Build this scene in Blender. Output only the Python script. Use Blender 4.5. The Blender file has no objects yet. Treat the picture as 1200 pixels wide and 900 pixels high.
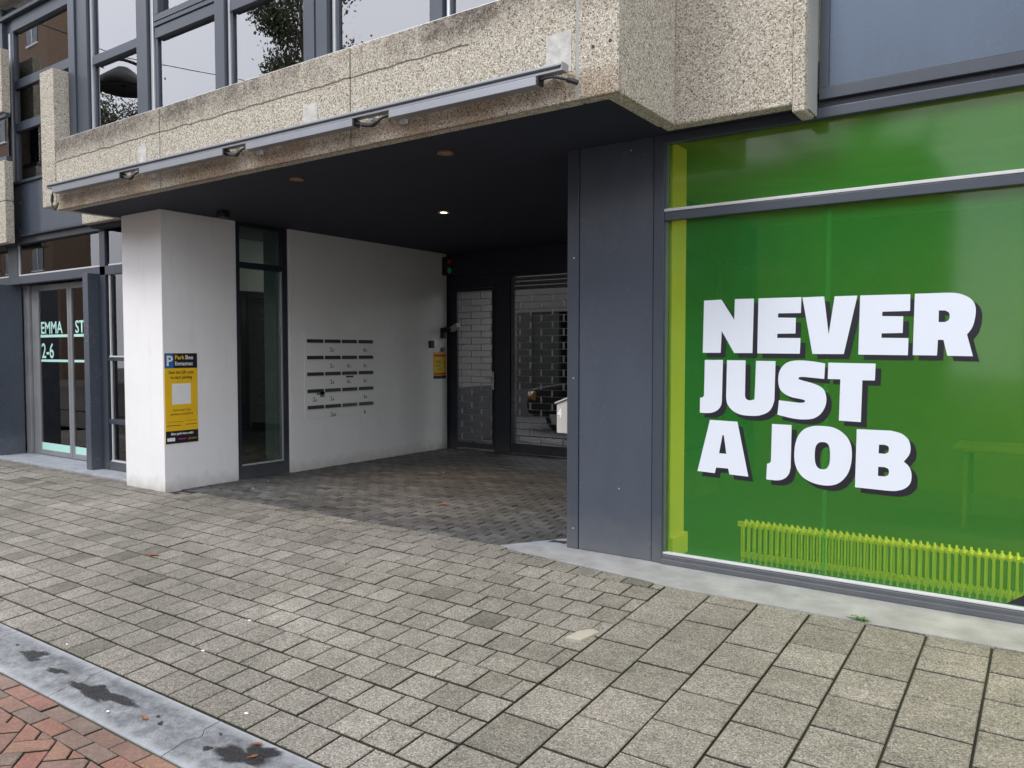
import bpy, math, random
from mathutils import Vector, Matrix
R = math.radians
random.seed(7)
C = bpy.context.scene.collection
S = bpy.context.scene

# ------------------------------------------------------------------ camera
cam_d = bpy.data.cameras.new('camera'); cam = bpy.data.objects.new('camera', cam_d); C.objects.link(cam)
yaw, pit = R(34.9), math.atan(38/915)
fw = Vector((-math.sin(yaw)*math.cos(pit), math.cos(yaw)*math.cos(pit), -math.sin(pit)))
rt = Vector((math.cos(yaw), math.sin(yaw), 0)); upv = rt.cross(fw)
M = Matrix((rt, upv, -fw)).transposed().to_4x4(); M.translation = (0, 0, 1.5)
cam.matrix_world = M
cam_d.sensor_width = 36; cam_d.lens = 36*915/1200; cam_d.clip_start = .05; cam_d.clip_end = 600
S.camera = cam

# ------------------------------------------------------------------ sky, sun, exposure
w = bpy.data.worlds.new('World'); S.world = w; w.use_nodes = True
nt = w.node_tree; nt.nodes.clear()
wo = nt.nodes.new('ShaderNodeOutputWorld'); bg = nt.nodes.new('ShaderNodeBackground')
sky = nt.nodes.new('ShaderNodeTexSky'); sky.sky_type = 'NISHITA'; sky.sun_disc = False
SUN_EL, SUN_AZ = R(48), R(205)          # azimuth measured clockwise from +Y
sky.sun_elevation = SUN_EL; sky.sun_rotation = SUN_AZ; sky.dust_density = 3; sky.ozone_density = 1.5
tc = nt.nodes.new('ShaderNodeTexCoord'); mp = nt.nodes.new('ShaderNodeMapping'); mp.inputs['Scale'].default_value = (1, 1, 3)
nz = nt.nodes.new('ShaderNodeTexNoise'); nz.inputs['Scale'].default_value = 1.6; nz.inputs['Detail'].default_value = 6
cr = nt.nodes.new('ShaderNodeValToRGB'); cr.color_ramp.elements[0].position = .25; cr.color_ramp.elements[0].color = (.72, .72, .72, 1)
cr.color_ramp.elements[1].position = .6; cr.color_ramp.elements[1].color = (1, 1, 1, 1)
mx = nt.nodes.new('ShaderNodeMix'); mx.data_type = 'RGBA'; mx.inputs['B'].default_value = (10.9, 11.1, 12.0, 1)
L = nt.links.new
L(tc.outputs['Generated'], mp.inputs['Vector']); L(mp.outputs['Vector'], nz.inputs['Vector']); L(nz.outputs['Fac'], cr.inputs['Fac'])
L(cr.outputs['Color'], mx.inputs['Factor']); L(sky.outputs['Color'], mx.inputs['A']); L(mx.outputs['Result'], bg.inputs['Color'])
bg.inputs['Strength'].default_value = .13
L(bg.outputs['Background'], wo.inputs['Surface'])
sd = bpy.data.lights.new('sun', 'SUN'); sun = bpy.data.objects.new('sun', sd); C.objects.link(sun)
sd.energy = 1.2; sd.angle = R(18); sd.color = (1, .985, .96)
sdir = Vector((math.sin(SUN_AZ)*math.cos(SUN_EL), math.cos(SUN_AZ)*math.cos(SUN_EL), math.sin(SUN_EL)))
sun.rotation_euler = sdir.to_track_quat('Z', 'Y').to_euler()
S.view_settings.view_transform = 'Standard'; S.view_settings.look = 'None'
S.view_settings.gamma = 1; S.view_settings.use_curve_mapping = False
S.view_settings.exposure = 0.58
S.cycles.max_bounces = 8; S.cycles.diffuse_bounces = 4; S.cycles.transparent_max_bounces = 16

# ------------------------------------------------------------------ helpers
class MB:
    def __init__(s): s.v = []; s.f = []; s.t = []
    def add(s, vs, fs, tint=0.5):
        o = len(s.v); s.v += [tuple(p) for p in vs]; s.f += [tuple(i+o for i in f) for f in fs]; s.t += [tint]*len(fs); return s
    def box(s, x0, x1, y0, y1, z0, z1, tint=.5):
        v = [(x, y, z) for z in (z0, z1) for y in (y0, y1) for x in (x0, x1)]
        return s.add(v, [(0,2,3,1),(4,5,7,6),(0,1,5,4),(2,6,7,3),(0,4,6,2),(1,3,7,5)], tint)
    def cyl(s, p, q, r, n=12, r2=None, cap=True):
        p, q = Vector(p), Vector(q); d = (q-p).normalized(); r2 = r if r2 is None else r2
        a = d.orthogonal().normalized(); b = d.cross(a)
        vs = [p+(a*math.cos(2*math.pi*i/n)+b*math.sin(2*math.pi*i/n))*r for i in range(n)]
        vs += [q+(a*math.cos(2*math.pi*i/n)+b*math.sin(2*math.pi*i/n))*r2 for i in range(n)]
        fs = [(i, (i+1)%n, n+(i+1)%n, n+i) for i in range(n)]
        if cap: fs += [tuple(range(n-1, -1, -1)), tuple(range(n, 2*n))]
        return s.add(vs, fs)
    def tube(s, pts, r, n=8):
        for a, b in zip(pts, pts[1:]): s.cyl(a, b, r, n)
        return s
    def prism(s, poly, axis, a, b):
        # poly in the two remaining axes, extruded along axis from a to b
        def P(u, v, w_): return {'x': (w_, u, v), 'y': (u, w_, v), 'z': (u, v, w_)}[axis]
        n = len(poly)
        vs = [P(u, v, a) for u, v in poly]+[P(u, v, b) for u, v in poly]
        return s.add(vs, [(i, (i+1)%n, n+(i+1)%n, n+i) for i in range(n)]+[tuple(range(n-1, -1, -1)), tuple(range(n, 2*n))])
    def lathe(s, c, prof, n=20):
        vs = []; fs = []
        for r, z in prof: vs += [(c[0]+r*math.cos(2*math.pi*i/n), c[1]+r*math.sin(2*math.pi*i/n), c[2]+z) for i in range(n)]
        for k in range(len(prof)-1): fs += [(k*n+i, k*n+(i+1)%n, (k+1)*n+(i+1)%n, (k+1)*n+i) for i in range(n)]
        return s.add(vs, fs)
    def build(s, name, mat, parent=None, bevel=0, smooth=False, label=None):
        me = bpy.data.meshes.new(name); me.from_pydata(s.v, [], s.f); me.update()
        at = me.attributes.new('tint', 'FLOAT', 'FACE'); at.data.foreach_set('value', s.t)
        import bmesh
        bm = bmesh.new(); bm.from_mesh(me); bmesh.ops.recalc_face_normals(bm, faces=bm.faces); bm.to_mesh(me); bm.free()
        if smooth: me.polygons.foreach_set('use_smooth', [True]*len(me.polygons))
        me.materials.append(mat)
        o = bpy.data.objects.new(name, me); C.objects.link(o)
        if parent: o.parent = parent
        if bevel:
            m = o.modifiers.new('bevel', 'BEVEL'); m.width = bevel; m.segments = 2; m.limit_method = 'ANGLE'
        if label: o['label'] = label
        return o
def tag(o, label=None, cat=None, group=None, kind=None):
    if label: o['label'] = label
    if cat: o['category'] = cat
    if group: o['group'] = group
    if kind: o['kind'] = kind
    return o
def empty(name, loc=(0, 0, 0), label=None, cat=None, group=None):
    o = bpy.data.objects.new(name, None); C.objects.link(o); o.location = loc
    return tag(o, label, cat, group)
def text(name, s, size, mat, parent, origin, facing='-y', align='LEFT', weight=0.0, sx=1.0, label=None):
    cu = bpy.data.curves.new('t', 'FONT'); cu.body = s; cu.size = size; cu.align_x = align; cu.offset = weight; cu.resolution_u = 3
    to = bpy.data.objects.new('t', cu); C.objects.link(to)
    dg = bpy.context.evaluated_depsgraph_get(); me = bpy.data.meshes.new_from_object(to.evaluated_get(dg))
    bpy.data.objects.remove(to); bpy.data.curves.remove(cu)
    ax = {'-y': (Vector((1, 0, 0)), Vector((0, 0, 1))), '+x': (Vector((0, 1, 0)), Vector((0, 0, 1)))}[facing]
    for v in me.vertices: v.co = Vector(origin)+ax[0]*v.co.x*sx+ax[1]*v.co.y
    me.materials.clear(); me.materials.append(mat); me.name = name
    o = bpy.data.objects.new(name, me); C.objects.link(o); o.parent = parent
    if label: o['label'] = label
    return o
def clip(poly, a, b, c):        # keep a*x+b*y<=c
    out = []
    for i in range(len(poly)):
        p, q = poly[i-1], poly[i]; dp = a*p[0]+b*p[1]-c; dq = a*q[0]+b*q[1]-c
        if (dp <= 0) != (dq <= 0):
            t = dp/(dp-dq); out.append((p[0]+(q[0]-p[0])*t, p[1]+(q[1]-p[1])*t))
        if dq <= 0: out.append(q)
    return out
def area(p): return abs(sum(p[i-1][0]*p[i][1]-p[i][0]*p[i-1][1] for i in range(len(p))))/2

# ------------------------------------------------------------------ materials
def mat(name):
    m = bpy.data.materials.new(name); m.use_nodes = True; return m, m.node_tree, m.node_tree.nodes['Principled BSDF']
def node(nt, t, **k):
    n = nt.nodes.new(t)
    for a, b in k.items():
        if a in ('op',): n.operation = b
        elif hasattr(n, a): setattr(n, a, b)
    return n
def setin(n, **k):
    for a, b in k.items(): n.inputs[a].default_value = b
    return n
def ramp(nt, src, stops):
    r = nt.nodes.new('ShaderNodeValToRGB'); e = r.color_ramp.elements
    while len(e) > 1: e.remove(e[0])
    e[0].position = stops[0][0]; e[0].color = (*stops[0][1], 1) if len(stops[0][1]) == 3 else stops[0][1]
    for p, c in stops[1:]:
        x = e.new(p); x.color = (*c, 1)
    nt.links.new(src, r.inputs['Fac']); return r.outputs['Color']
def g3(v): return (v, v, v)
def mixc(nt, f, a, b, mode='MIX'):
    m = nt.nodes.new('ShaderNodeMix'); m.data_type = 'RGBA'; m.blend_type = mode
    for k, v in (('Factor', f), ('A', a), ('B', b)):
        if hasattr(v, 'is_linked') or hasattr(v, 'links'): nt.links.new(v, m.inputs[k])
        else: m.inputs[k].default_value = v if k == 'Factor' else (*v, 1)
    return m.outputs['Result']
def math_(nt, op, a, b=0.0, c=None):
    m = nt.nodes.new('ShaderNodeMath'); m.operation = op
    for i, v in enumerate((a, b) if c is None else (a, b, c)):
        if hasattr(v, 'links'): nt.links.new(v, m.inputs[i])
        else: m.inputs[i].default_value = v
    return m.outputs[0]
def pos(nt): return nt.nodes.new('ShaderNodeNewGeometry').outputs['Position']
def noise(nt, vec, scale, detail=4, rough=.55, out='Fac'):
    n = nt.nodes.new('ShaderNodeTexNoise'); n.inputs['Scale'].default_value = scale; n.inputs['Detail'].default_value = detail
    n.inputs['Roughness'].default_value = rough; nt.links.new(vec, n.inputs['Vector']); return n.outputs[out]
def voro(nt, vec, scale, feature='F1', out='Distance', rnd=1.0):
    n = nt.nodes.new('ShaderNodeTexVoronoi'); n.feature = feature; n.inputs['Scale'].default_value = scale; n.inputs['Randomness'].default_value = rnd
    nt.links.new(vec, n.inputs['Vector']); return n.outputs[out]
def bump(nt, b, h, strength=.3, dist=.01):
    n = nt.nodes.new('ShaderNodeBump'); n.inputs['Strength'].default_value = strength; n.inputs['Distance'].default_value = dist
    nt.links.new(h, n.inputs['Height']); nt.links.new(n.outputs['Normal'], b.inputs['Normal'])
def stretch(nt, vec, sc):
    m = nt.nodes.new('ShaderNodeMapping'); m.inputs['Scale'].default_value = sc; nt.links.new(vec, m.inputs['Vector']); return m.outputs['Vector']
def simple(name, col, rough=.6, metal=0, spec=.5, var=.12, nscale=3, bumpn=None):
    m, nt, b = mat(name); p = pos(nt)
    n = noise(nt, p, nscale, 5)
    c = ramp(nt, n, [(.3, tuple(x*(1-var) for x in col)), (.7, tuple(min(1, x*(1+var)) for x in col))])
    nt.links.new(c, b.inputs['Base Color']); b.inputs['Roughness'].default_value = rough; b.inputs['Metallic'].default_value = metal
    b.inputs['Specular IOR Level'].default_value = spec
    if bumpn: bump(nt, b, noise(nt, p, bumpn[0], 3), bumpn[1], .005)
    return m
def flat(name, col, rough=.5): 
    m, nt, b = mat(name); b.inputs['Base Color'].default_value = (*col, 1); b.inputs['Roughness'].default_value = rough; return m

# dark blue-grey paint on metal and timber, with faint streaks and specks of dirt
def paint(name, col, rough=.32, wav=.006):
    m, nt, b = mat(name); p = pos(nt)
    n = noise(nt, stretch(nt, p, (3, 3, .8)), 2.2, 6)
    c = ramp(nt, n, [(.25, tuple(x*.93 for x in col)), (.75, tuple(x*1.07 for x in col))])
    sp = math_(nt, 'LESS_THAN', voro(nt, p, 9), .035)
    c = mixc(nt, math_(nt, 'MULTIPLY', sp, .35), c, (.3, .3, .28))
    sz = nt.nodes.new('ShaderNodeSeparateXYZ'); nt.links.new(p, sz.inputs[0]); du = nt.nodes.new('ShaderNodeMapRange')
    nt.links.new(math_(nt, 'ADD', sz.outputs[2], math_(nt, 'MULTIPLY', noise(nt, p, 6, 6, .7), .5)), du.inputs[0]); du.inputs[1].default_value = .62; du.inputs[2].default_value = .2
    c = mixc(nt, math_(nt, 'MULTIPLY', du.outputs[0], .3), c, (.22, .21, .19))
    sc = ramp(nt, noise(nt, stretch(nt, p, (14, 14, 2)), 1, 7, .75), [(.64, g3(0)), (.74, g3(.22))]); c = mixc(nt, sc, c, (.20, .21, .22))
    nt.links.new(c, b.inputs['Base Color'])
    rr = ramp(nt, noise(nt, p, 5, 4), [(.2, g3(rough-.02)), (.8, g3(rough+.05))]); nt.links.new(rr, b.inputs['Roughness'])
    bump(nt, b, noise(nt, stretch(nt, p, (1, 1, .5)), 2.5, 2), wav, .3)
    return m
M_PAINT = paint('anthracite_paint', (.052, .064, .084))
M_PANEL = paint('anthracite_panel', (.066, .080, .106), .25, .008)
def enamel():
    m = M_PANEL.copy(); m.name = 'enamelled_panel'; bb = m.node_tree.nodes['Principled BSDF']; bb.inputs['IOR'].default_value = 1.8; bb.inputs['Specular Tint'].default_value = (.62, .78, 1, 1)
    return m
M_ENAMEL = enamel()
M_DARK = paint('dark_blue_paint', (.016, .02, .034), .4)
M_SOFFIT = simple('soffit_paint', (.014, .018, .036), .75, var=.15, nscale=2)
M_ALU = simple('aluminium', (.62, .63, .64), .35, .6, var=.05)
M_BEAD = simple('white_bead', (.55, .56, .57), .4, 0, var=.06)
M_BLACK = flat('black_plastic', (.01, .01, .012), .45)
M_MINT = flat('mint_film', (.50, .82, .74), .5)

def pebble():
    m, nt, b = mat('exposed_pebble_concrete'); p = pos(nt)
    cell = voro(nt, p, 132, out='Color'); sep = nt.nodes.new('ShaderNodeSeparateColor'); nt.links.new(cell, sep.inputs[0])
    col = ramp(nt, sep.outputs[0], [(0, (.12, .09, .06)), (.10, (.36, .30, .22)), (.3, (.54, .49, .39)), (.55, (.66, .62, .52)), (.8, (.76, .74, .66)), (1, (.92, .91, .87))])
    edge = voro(nt, p, 132, 'DISTANCE_TO_EDGE')
    gap = ramp(nt, edge, [(0, g3(.5)), (.07, g3(.85)), (.14, g3(1))])
    col = mixc(nt, 1.0, col, gap, 'MULTIPLY')
    col = mixc(nt, .35, col, ramp(nt, noise(nt, p, 30, 3), [(.3, (.62, .56, .46)), (.7, (.95, .92, .85))]), 'MULTIPLY')
    sx = nt.nodes.new('ShaderNodeSeparateXYZ'); nt.links.new(p, sx.inputs[0]); z = sx.outputs[2]; x = sx.outputs[0]; y = sx.outputs[1]
    # crack line, the dirt above it, a brown darkening under the lamps: on the outer band only
    onband = math_(nt, 'MULTIPLY', math_(nt, 'LESS_THAN', y, 4.06), math_(nt, 'GREATER_THAN', x, -8.63))
    wob = math_(nt, 'MULTIPLY', math_(nt, 'SUBTRACT', noise(nt, stretch(nt, p, (1, 1, .1)), 3.2, 7), .5), .10)
    h = math_(nt, 'ADD', z, wob)
    left = ramp(nt, math_(nt, 'MULTIPLY_ADD', x, -1/8.0, 0.0), [(.28, g3(0)), (.36, g3(.55)), (.45, g3(1))])
    above = ramp(nt, h, [(0, g3(0))])
    ab = nt.nodes.new('ShaderNodeMapRange'); nt.links.new(h, ab.inputs[0]); ab.inputs[1].default_value = 3.45; ab.inputs[2].default_value = 3.60
    patch = ramp(nt, noise(nt, stretch(nt, p, (1, 1, .6)), 1.7, 6, .65), [(.38, g3(.1)), (.58, g3(.95))])
    sec = nt.nodes.new('ShaderNodeMapRange'); nt.links.new(math_(nt, 'ADD', x, math_(nt, 'MULTIPLY', noise(nt, p, 3, 4), 1.2)), sec.inputs[0]); sec.inputs[1].default_value = -6.0; sec.inputs[2].default_value = -6.5
    patch = math_(nt, 'MAXIMUM', patch, math_(nt, 'MULTIPLY', sec.outputs[0], .85))
    fine = ramp(nt, noise(nt, p, 24, 5, .7), [(.36, g3(.55)), (.6, g3(1))])
    dirt = math_(nt, 'MULTIPLY', math_(nt, 'MULTIPLY', math_(nt, 'MULTIPLY', ab.outputs[0], patch), fine), onband)
    # streaks running down
    st = ramp(nt, noise(nt, stretch(nt, p, (9, 9, .5)), 1, 4, .6), [(.5, g3(0)), (.72, g3(1))])
    dirt = math_(nt, 'MULTIPLY', math_(nt, 'MAXIMUM', dirt, math_(nt, 'MULTIPLY', math_(nt, 'MULTIPLY', st, ab.outputs[0]), .6)), onband)
    col = mixc(nt, math_(nt, 'MULTIPLY', dirt, .95), col, mixc(nt, 1.0, col, (.17, .145, .15), 'MULTIPLY'))
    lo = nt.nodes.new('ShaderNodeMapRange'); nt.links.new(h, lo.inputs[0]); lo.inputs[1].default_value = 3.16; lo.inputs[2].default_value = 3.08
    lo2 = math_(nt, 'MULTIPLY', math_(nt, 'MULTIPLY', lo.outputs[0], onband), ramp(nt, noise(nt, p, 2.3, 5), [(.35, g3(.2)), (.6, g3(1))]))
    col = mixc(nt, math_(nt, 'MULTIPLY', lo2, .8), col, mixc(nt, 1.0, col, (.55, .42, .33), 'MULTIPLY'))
    crk = math_(nt, 'LESS_THAN', math_(nt, 'ABSOLUTE', math_(nt, 'SUBTRACT', math_(nt, 'ADD', z, math_(nt, 'MULTIPLY', math_(nt, 'SUBTRACT', noise(nt, stretch(nt, p, (1, 1, 0)), 5, 8), .5), .05)), 3.475)), .0065)
    crk = math_(nt, 'MULTIPLY', math_(nt, 'MULTIPLY', crk, math_(nt, 'LESS_THAN', x, -3.15)), onband)
    col = mixc(nt, math_(nt, 'MULTIPLY', crk, .8), col, (.06, .05, .045))
    nt.links.new(col, b.inputs['Base Color']); b.inputs['Roughness'].default_value = .85; b.inputs['Specular IOR Level'].default_value = .3
    bump(nt, b, ramp(nt, edge, [(0, g3(0)), (.3, g3(.8)), (.5, g3(1))]), .55, .008)
    return m
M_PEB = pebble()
M_SEAL = simple('joint_sealant', (.33, .34, .31), .7)
M_PATCHREP = simple('repair_mortar', (.50, .49, .46), .9, var=.2, nscale=25)

def render_white(name, col, marks=True):
    m, nt, b = mat(name); p = pos(nt)
    n = noise(nt, p, 1.6, 6, .6)
    c = ramp(nt, n, [(.3, tuple(x*.93 for x in col)), (.7, col)])
    s = ramp(nt, noise(nt, stretch(nt, p, (7, 7, 1.2)), 1.3, 6, .7), [(.56, g3(0)), (.8, g3(.30))])
    c = mixc(nt, s, c, tuple(x*.6 for x in col))
    sx = nt.nodes.new('ShaderNodeSeparateXYZ'); nt.links.new(p, sx.inputs[0])
    foot = nt.nodes.new('ShaderNodeMapRange'); nt.links.new(math_(nt, 'ADD', sx.outputs[2], math_(nt, 'MULTIPLY', noise(nt, p, 7, 5), .25)), foot.inputs[0]); foot.inputs[1].default_value = .28; foot.inputs[2].default_value = .08
    c = mixc(nt, math_(nt, 'MULTIPLY', foot.outputs[0], .55), c, (.30, .26, .20))
    nt.links.new(c, b.inputs['Base Color']); b.inputs['Roughness'].default_value = .8
    bump(nt, b, noise(nt, p, 60, 4), .25, .003)
    return m
M_COL = render_white('white_column_paint', (.85, .85, .85))
M_WALL = render_white('off_white_render', (.75, .75, .745))
M_INT = simple('interior_white', (.78, .78, .76), .8, var=.04)
M_INTG = simple('interior_grey', (.30, .30, .30), .8)
M_FLOORIN = simple('interior_floor', (.055, .055, .055), .5)

def tilemat(name, stops, spk_scale=175, spk=.6, rough=.85, bumps=.3, moss=True):
    m, nt, b = mat(name); p = pos(nt)
    a = nt.nodes.new('ShaderNodeAttribute'); a.attribute_name = 'tint'
    c = ramp(nt, a.outputs['Fac'], stops)
    cell = voro(nt, p, spk_scale, out='Color'); sep = nt.nodes.new('ShaderNodeSeparateColor'); nt.links.new(cell, sep.inputs[0])
    sp = ramp(nt, sep.outputs[0], [(0, g3(1-spk)), (.3, g3(1-spk*.25)), (.7, g3(1+spk*.15)), (1, g3(1+spk*1.2))])
    c = mixc(nt, 1.0, c, sp, 'MULTIPLY')
    c = mixc(nt, 1.0, c, ramp(nt, noise(nt, p, 1.1, 7, .62), [(.28, (.74, .74, .68)), (.72, (1.16, 1.14, 1.10))]), 'MULTIPLY')
    c = mixc(nt, 1.0, c, ramp(nt, noise(nt, stretch(nt, p, (.5, 1.1, 1)), .8, 5, .7), [(.35, (.82, .82, .80)), (.6, (1.08, 1.07, 1.06))]), 'MULTIPLY')
    gum = math_(nt, 'LESS_THAN', voro(nt, p, 2.1), .022); c = mixc(nt, math_(nt, 'MULTIPLY', gum, .5), c, (.10, .10, .10))
    c = mixc(nt, 1.0, c, ramp(nt, noise(nt, p, 11, 6, .6), [(.3, g3(.86)), (.7, g3(1.1))]), 'MULTIPLY')
    nt.links.new(c, b.inputs['Base Color']); b.inputs['Roughness'].default_value = rough; b.inputs['Specular IOR Level'].default_value = .35
    bump(nt, b, math_(nt, 'ADD', sep.outputs[1], noise(nt, p, 50, 4)), bumps, .003)
    return m
M_TILE = tilemat('grey_concrete_paver', [(0, (.05, .047, .037)), (.06, (.075, .07, .055)), (.1, (.112, .106, .088)), (.25, (.163, .154, .136)), (.55, (.212, .199, .181)), (.8, (.25, .236, .217)), (1, (.30, .284, .264))])
M_PAVER = tilemat('dark_interlocking_paver', [(0, (.02, .02, .02)), (.08, (.05, .05, .055)), (.5, (.10, .10, .105)), (1, (.17, .168, .17))], 140, .25, .7)
M_BRICK = tilemat('street_clinker', [(0, (.045, .04, .03)), (.08, (.17, .14, .125)), (.3, (.22, .16, .14)), (.55, (.245, .145, .122)), (.8, (.28, .125, .105)), (1, (.28, .17, .13))], 120, .2, .8)
def mossy():
    m, nt, b = mat('joint_sand'); p = pos(nt)
    c = mixc(nt, ramp(nt, noise(nt, p, 2.2, 6), [(.45, g3(0)), (.62, g3(.9))]), (.032, .030, .024), (.035, .048, .014))
    nt.links.new(c, b.inputs['Base Color']); b.inputs['Roughness'].default_value = .95; return m
M_JOINT = mossy()
M_JOINTB = simple('joint_sand_street', (.07, .06, .05), .95, var=.4, nscale=14)
def kerbmat():
    m, nt, b = mat('bluestone_kerb'); p = pos(nt)
    sx = nt.nodes.new('ShaderNodeSeparateXYZ'); nt.links.new(p, sx.inputs[0]); y = sx.outputs[1]
    c = ramp(nt, noise(nt, p, 7, 7, .65), [(.3, (.085, .09, .098)), (.5, (.15, .155, .165)), (.7, (.215, .22, .232))])
    c = mixc(nt, 1.0, c, ramp(nt, noise(nt, p, 28, 6, .75), [(.35, g3(.72)), (.65, g3(1.2))]), 'MULTIPLY')
    c = mixc(nt, 1.0, c, ramp(nt, voro(nt, p, 220, out='Distance'), [(0, g3(.6)), (.6, g3(1.25))]), 'MULTIPLY')
    # worn pale arrises
    yy = math_(nt, 'ADD', y, math_(nt, 'MULTIPLY', math_(nt, 'SUBTRACT', noise(nt, p, 13, 6), .5), .06))
    e = math_(nt, 'MAXIMUM', math_(nt, 'GREATER_THAN', yy, 2.062), math_(nt, 'LESS_THAN', yy, 1.842))
    soft = ramp(nt, math_(nt, 'ABSOLUTE', math_(nt, 'SUBTRACT', yy, 1.952)), [(.10, g3(0)), (.15, g3(.8))])
    c = mixc(nt, soft, c, (.33, .345, .36))
    nt.links.new(c, b.inputs['Base Color']); b.inputs['Roughness'].default_value = .6
    bump(nt, b, noise(nt, p, 80, 5), .35, .003)
    return m
M_KERB = kerbmat()
M_STONE = simple('grey_stone_strip', (.30, .30, .30), .75, var=.22, nscale=5, bumpn=(70, .3))
M_BLUE = simple('bluestone_step', (.30, .32, .35), .7, var=.2, nscale=6, bumpn=(60, .3))
def wetmat():
    m, nt, b = mat('damp_stain'); b.inputs['Base Color'].default_value = (.03, .03, .032, 1); b.inputs['Roughness'].default_value = .4
    at = nt.nodes.new('ShaderNodeAttribute'); at.attribute_name = 'tint'; p = pos(nt)
    n = ramp(nt, noise(nt, p, 45, 5, .7), [(.35, g3(.45)), (.6, g3(1.1))])
    nt.links.new(math_(nt, 'MINIMUM', math_(nt, 'MULTIPLY', at.outputs['Fac'], n), 1.0), b.inputs['Alpha']); return m
M_WET = wetmat()

def glass(name, tint, ior, rough=0.0, extra=0.0):
    m, nt, b = mat(name); nt.nodes.remove(b); out = [n for n in nt.nodes if n.type == 'OUTPUT_MATERIAL'][0]
    t = nt.nodes.new('ShaderNodeBsdfTransparent'); t.inputs[0].default_value = (*tint, 1)
    g = nt.nodes.new('ShaderNodeBsdfGlossy'); g.inputs['Roughness'].default_value = rough; g.inputs[0].default_value = (.98, .98, 1, 1)
    fr = nt.nodes.new('ShaderNodeFresnel'); fr.inputs['IOR'].default_value = ior
    x = nt.nodes.new('ShaderNodeMixShader')
    nt.links.new(math_(nt, 'MINIMUM', math_(nt, 'ADD', fr.outputs[0], extra), 1.0), x.inputs[0])
    nt.links.new(t.outputs[0], x.inputs[1]); nt.links.new(g.outputs[0], x.inputs[2]); nt.links.new(x.outputs[0], out.inputs[0])
    bp = nt.nodes.new('ShaderNodeBump'); bp.inputs['Strength'].default_value = .012; bp.inputs['Distance'].default_value = .05
    nt.links.new(noise(nt, pos(nt), .9, 2), bp.inputs['Height']); nt.links.new(bp.outputs[0], g.inputs['Normal'])
    return m
M_GL_UP = glass('coated_window_glass', (.85, .88, .90), 2.3, 0, .10)
M_GL = glass('clear_glass', (.82, .88, .86), 1.55, 0, .03)
def film(name, tcol, dcol, fac):
    m, nt, b = mat(name); nt.nodes.remove(b); out = [n for n in nt.nodes if n.type == 'OUTPUT_MATERIAL'][0]
    p = pos(nt)
    t = nt.nodes.new('ShaderNodeBsdfTransparent'); t.inputs[0].default_value = (*tcol, 1)
    d = nt.nodes.new('ShaderNodeBsdfDiffuse'); d.inputs[0].default_value = (*dcol, 1)
    a = nt.nodes.new('ShaderNodeMixShader'); a.inputs[0].default_value = fac
    nt.links.new(t.outputs[0], a.inputs[1]); nt.links.new(d.outputs[0], a.inputs[2])
    g = nt.nodes.new('ShaderNodeBsdfGlossy'); g.inputs['Roughness'].default_value = .07
    fr = nt.nodes.new('ShaderNodeFresnel'); fr.inputs['IOR'].default_value = 1.5
    x = nt.nodes.new('ShaderNodeMixShader'); nt.links.new(fr.outputs[0], x.inputs[0])
    nt.links.new(a.outputs[0], x.inputs[1]); nt.links.new(g.outputs[0], x.inputs[2]); nt.links.new(x.outputs[0], out.inputs[0])
    bp = nt.nodes.new('ShaderNodeBump'); bp.inputs['Strength'].default_value = .03; bp.inputs['Distance'].default_value = .05
    nt.links.new(noise(nt, p, 1.3, 2), bp.inputs['Height']); nt.links.new(bp.outputs[0], g.inputs['Normal'])
    return m
M_FILM = film('green_window_film', (1.0, 1.0, .07), (.075, .66, .10), .18)
M_SEAM = film('green_film_overlap', (.75, .97, .08), (.07, .46, .08), .30)
M_WHITEV = flat('white_vinyl', (.68, .73, .81), .4)
M_BLACKV = flat('black_vinyl', (.012, .012, .02), .4)
def lamp_mat(name, col, st):
    m, nt, b = mat(name); b.inputs['Base Color'].default_value = (*col, 1); b.inputs['Emission Color'].default_value = (*col, 1); b.inputs['Emission Strength'].default_value = st; return m

# ================================================================== THE GROUND
SL = .0705
def gz(y): return -.0 if y >= 4.61 else SL*(y-4.61)
tag(MB().box(-90, 70, -60, 60, -.9, -.42).build('ground', simple('far_ground', (.12, .12, .115), .9)), kind='structure')

def pavers(polys, top, mb, h=.03, inset=.0048, jit=.0013, tint=None, bev=.0035):
    for poly in polys:
        if len(poly) < 3 or area(poly) < .0012: continue
        cx = sum(p[0] for p in poly)/len(poly); cy = sum(p[1] for p in poly)/len(poly)
        dz = max(-.003, min(.003, random.gauss(0, jit))); ax, ay = random.gauss(0, .004), random.gauss(0, .004)
        n = len(poly); vs = []
        def sh(p, k):
            d = math.hypot(p[0]-cx, p[1]-cy) or 1; return (p[0]-(p[0]-cx)/d*k, p[1]-(p[1]-cy)/d*k)
        for k, dd in ((inset, -h), (inset, -bev), (inset+bev*1.3, 0)):
            for p in poly:
                q = sh(p, k*1.3); vs.append((q[0], q[1], top(q[1])+dd+dz+ax*(q[0]-cx)+ay*(q[1]-cy)))
        fs = [(r*n+i, r*n+(i+1)%n, (r+1)*n+(i+1)%n, (r+1)*n+i) for r in (0, 1) for i in range(n)]+[tuple(range(2*n, 3*n))]
        t = .1+.9*(tint() if tint else min(1, max(0, random.gauss(.55, .2))))
        mb.add(vs, fs, t); mb.t[-len(fs):] = [.0]*n+[t*.62]*n+[t]

def ptint():
    r = random.random()
    if r < .06: return random.uniform(.08, .3)
    return min(1, max(0, random.gauss(.6, .12)))
mb = MB(); tiles = []
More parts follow.
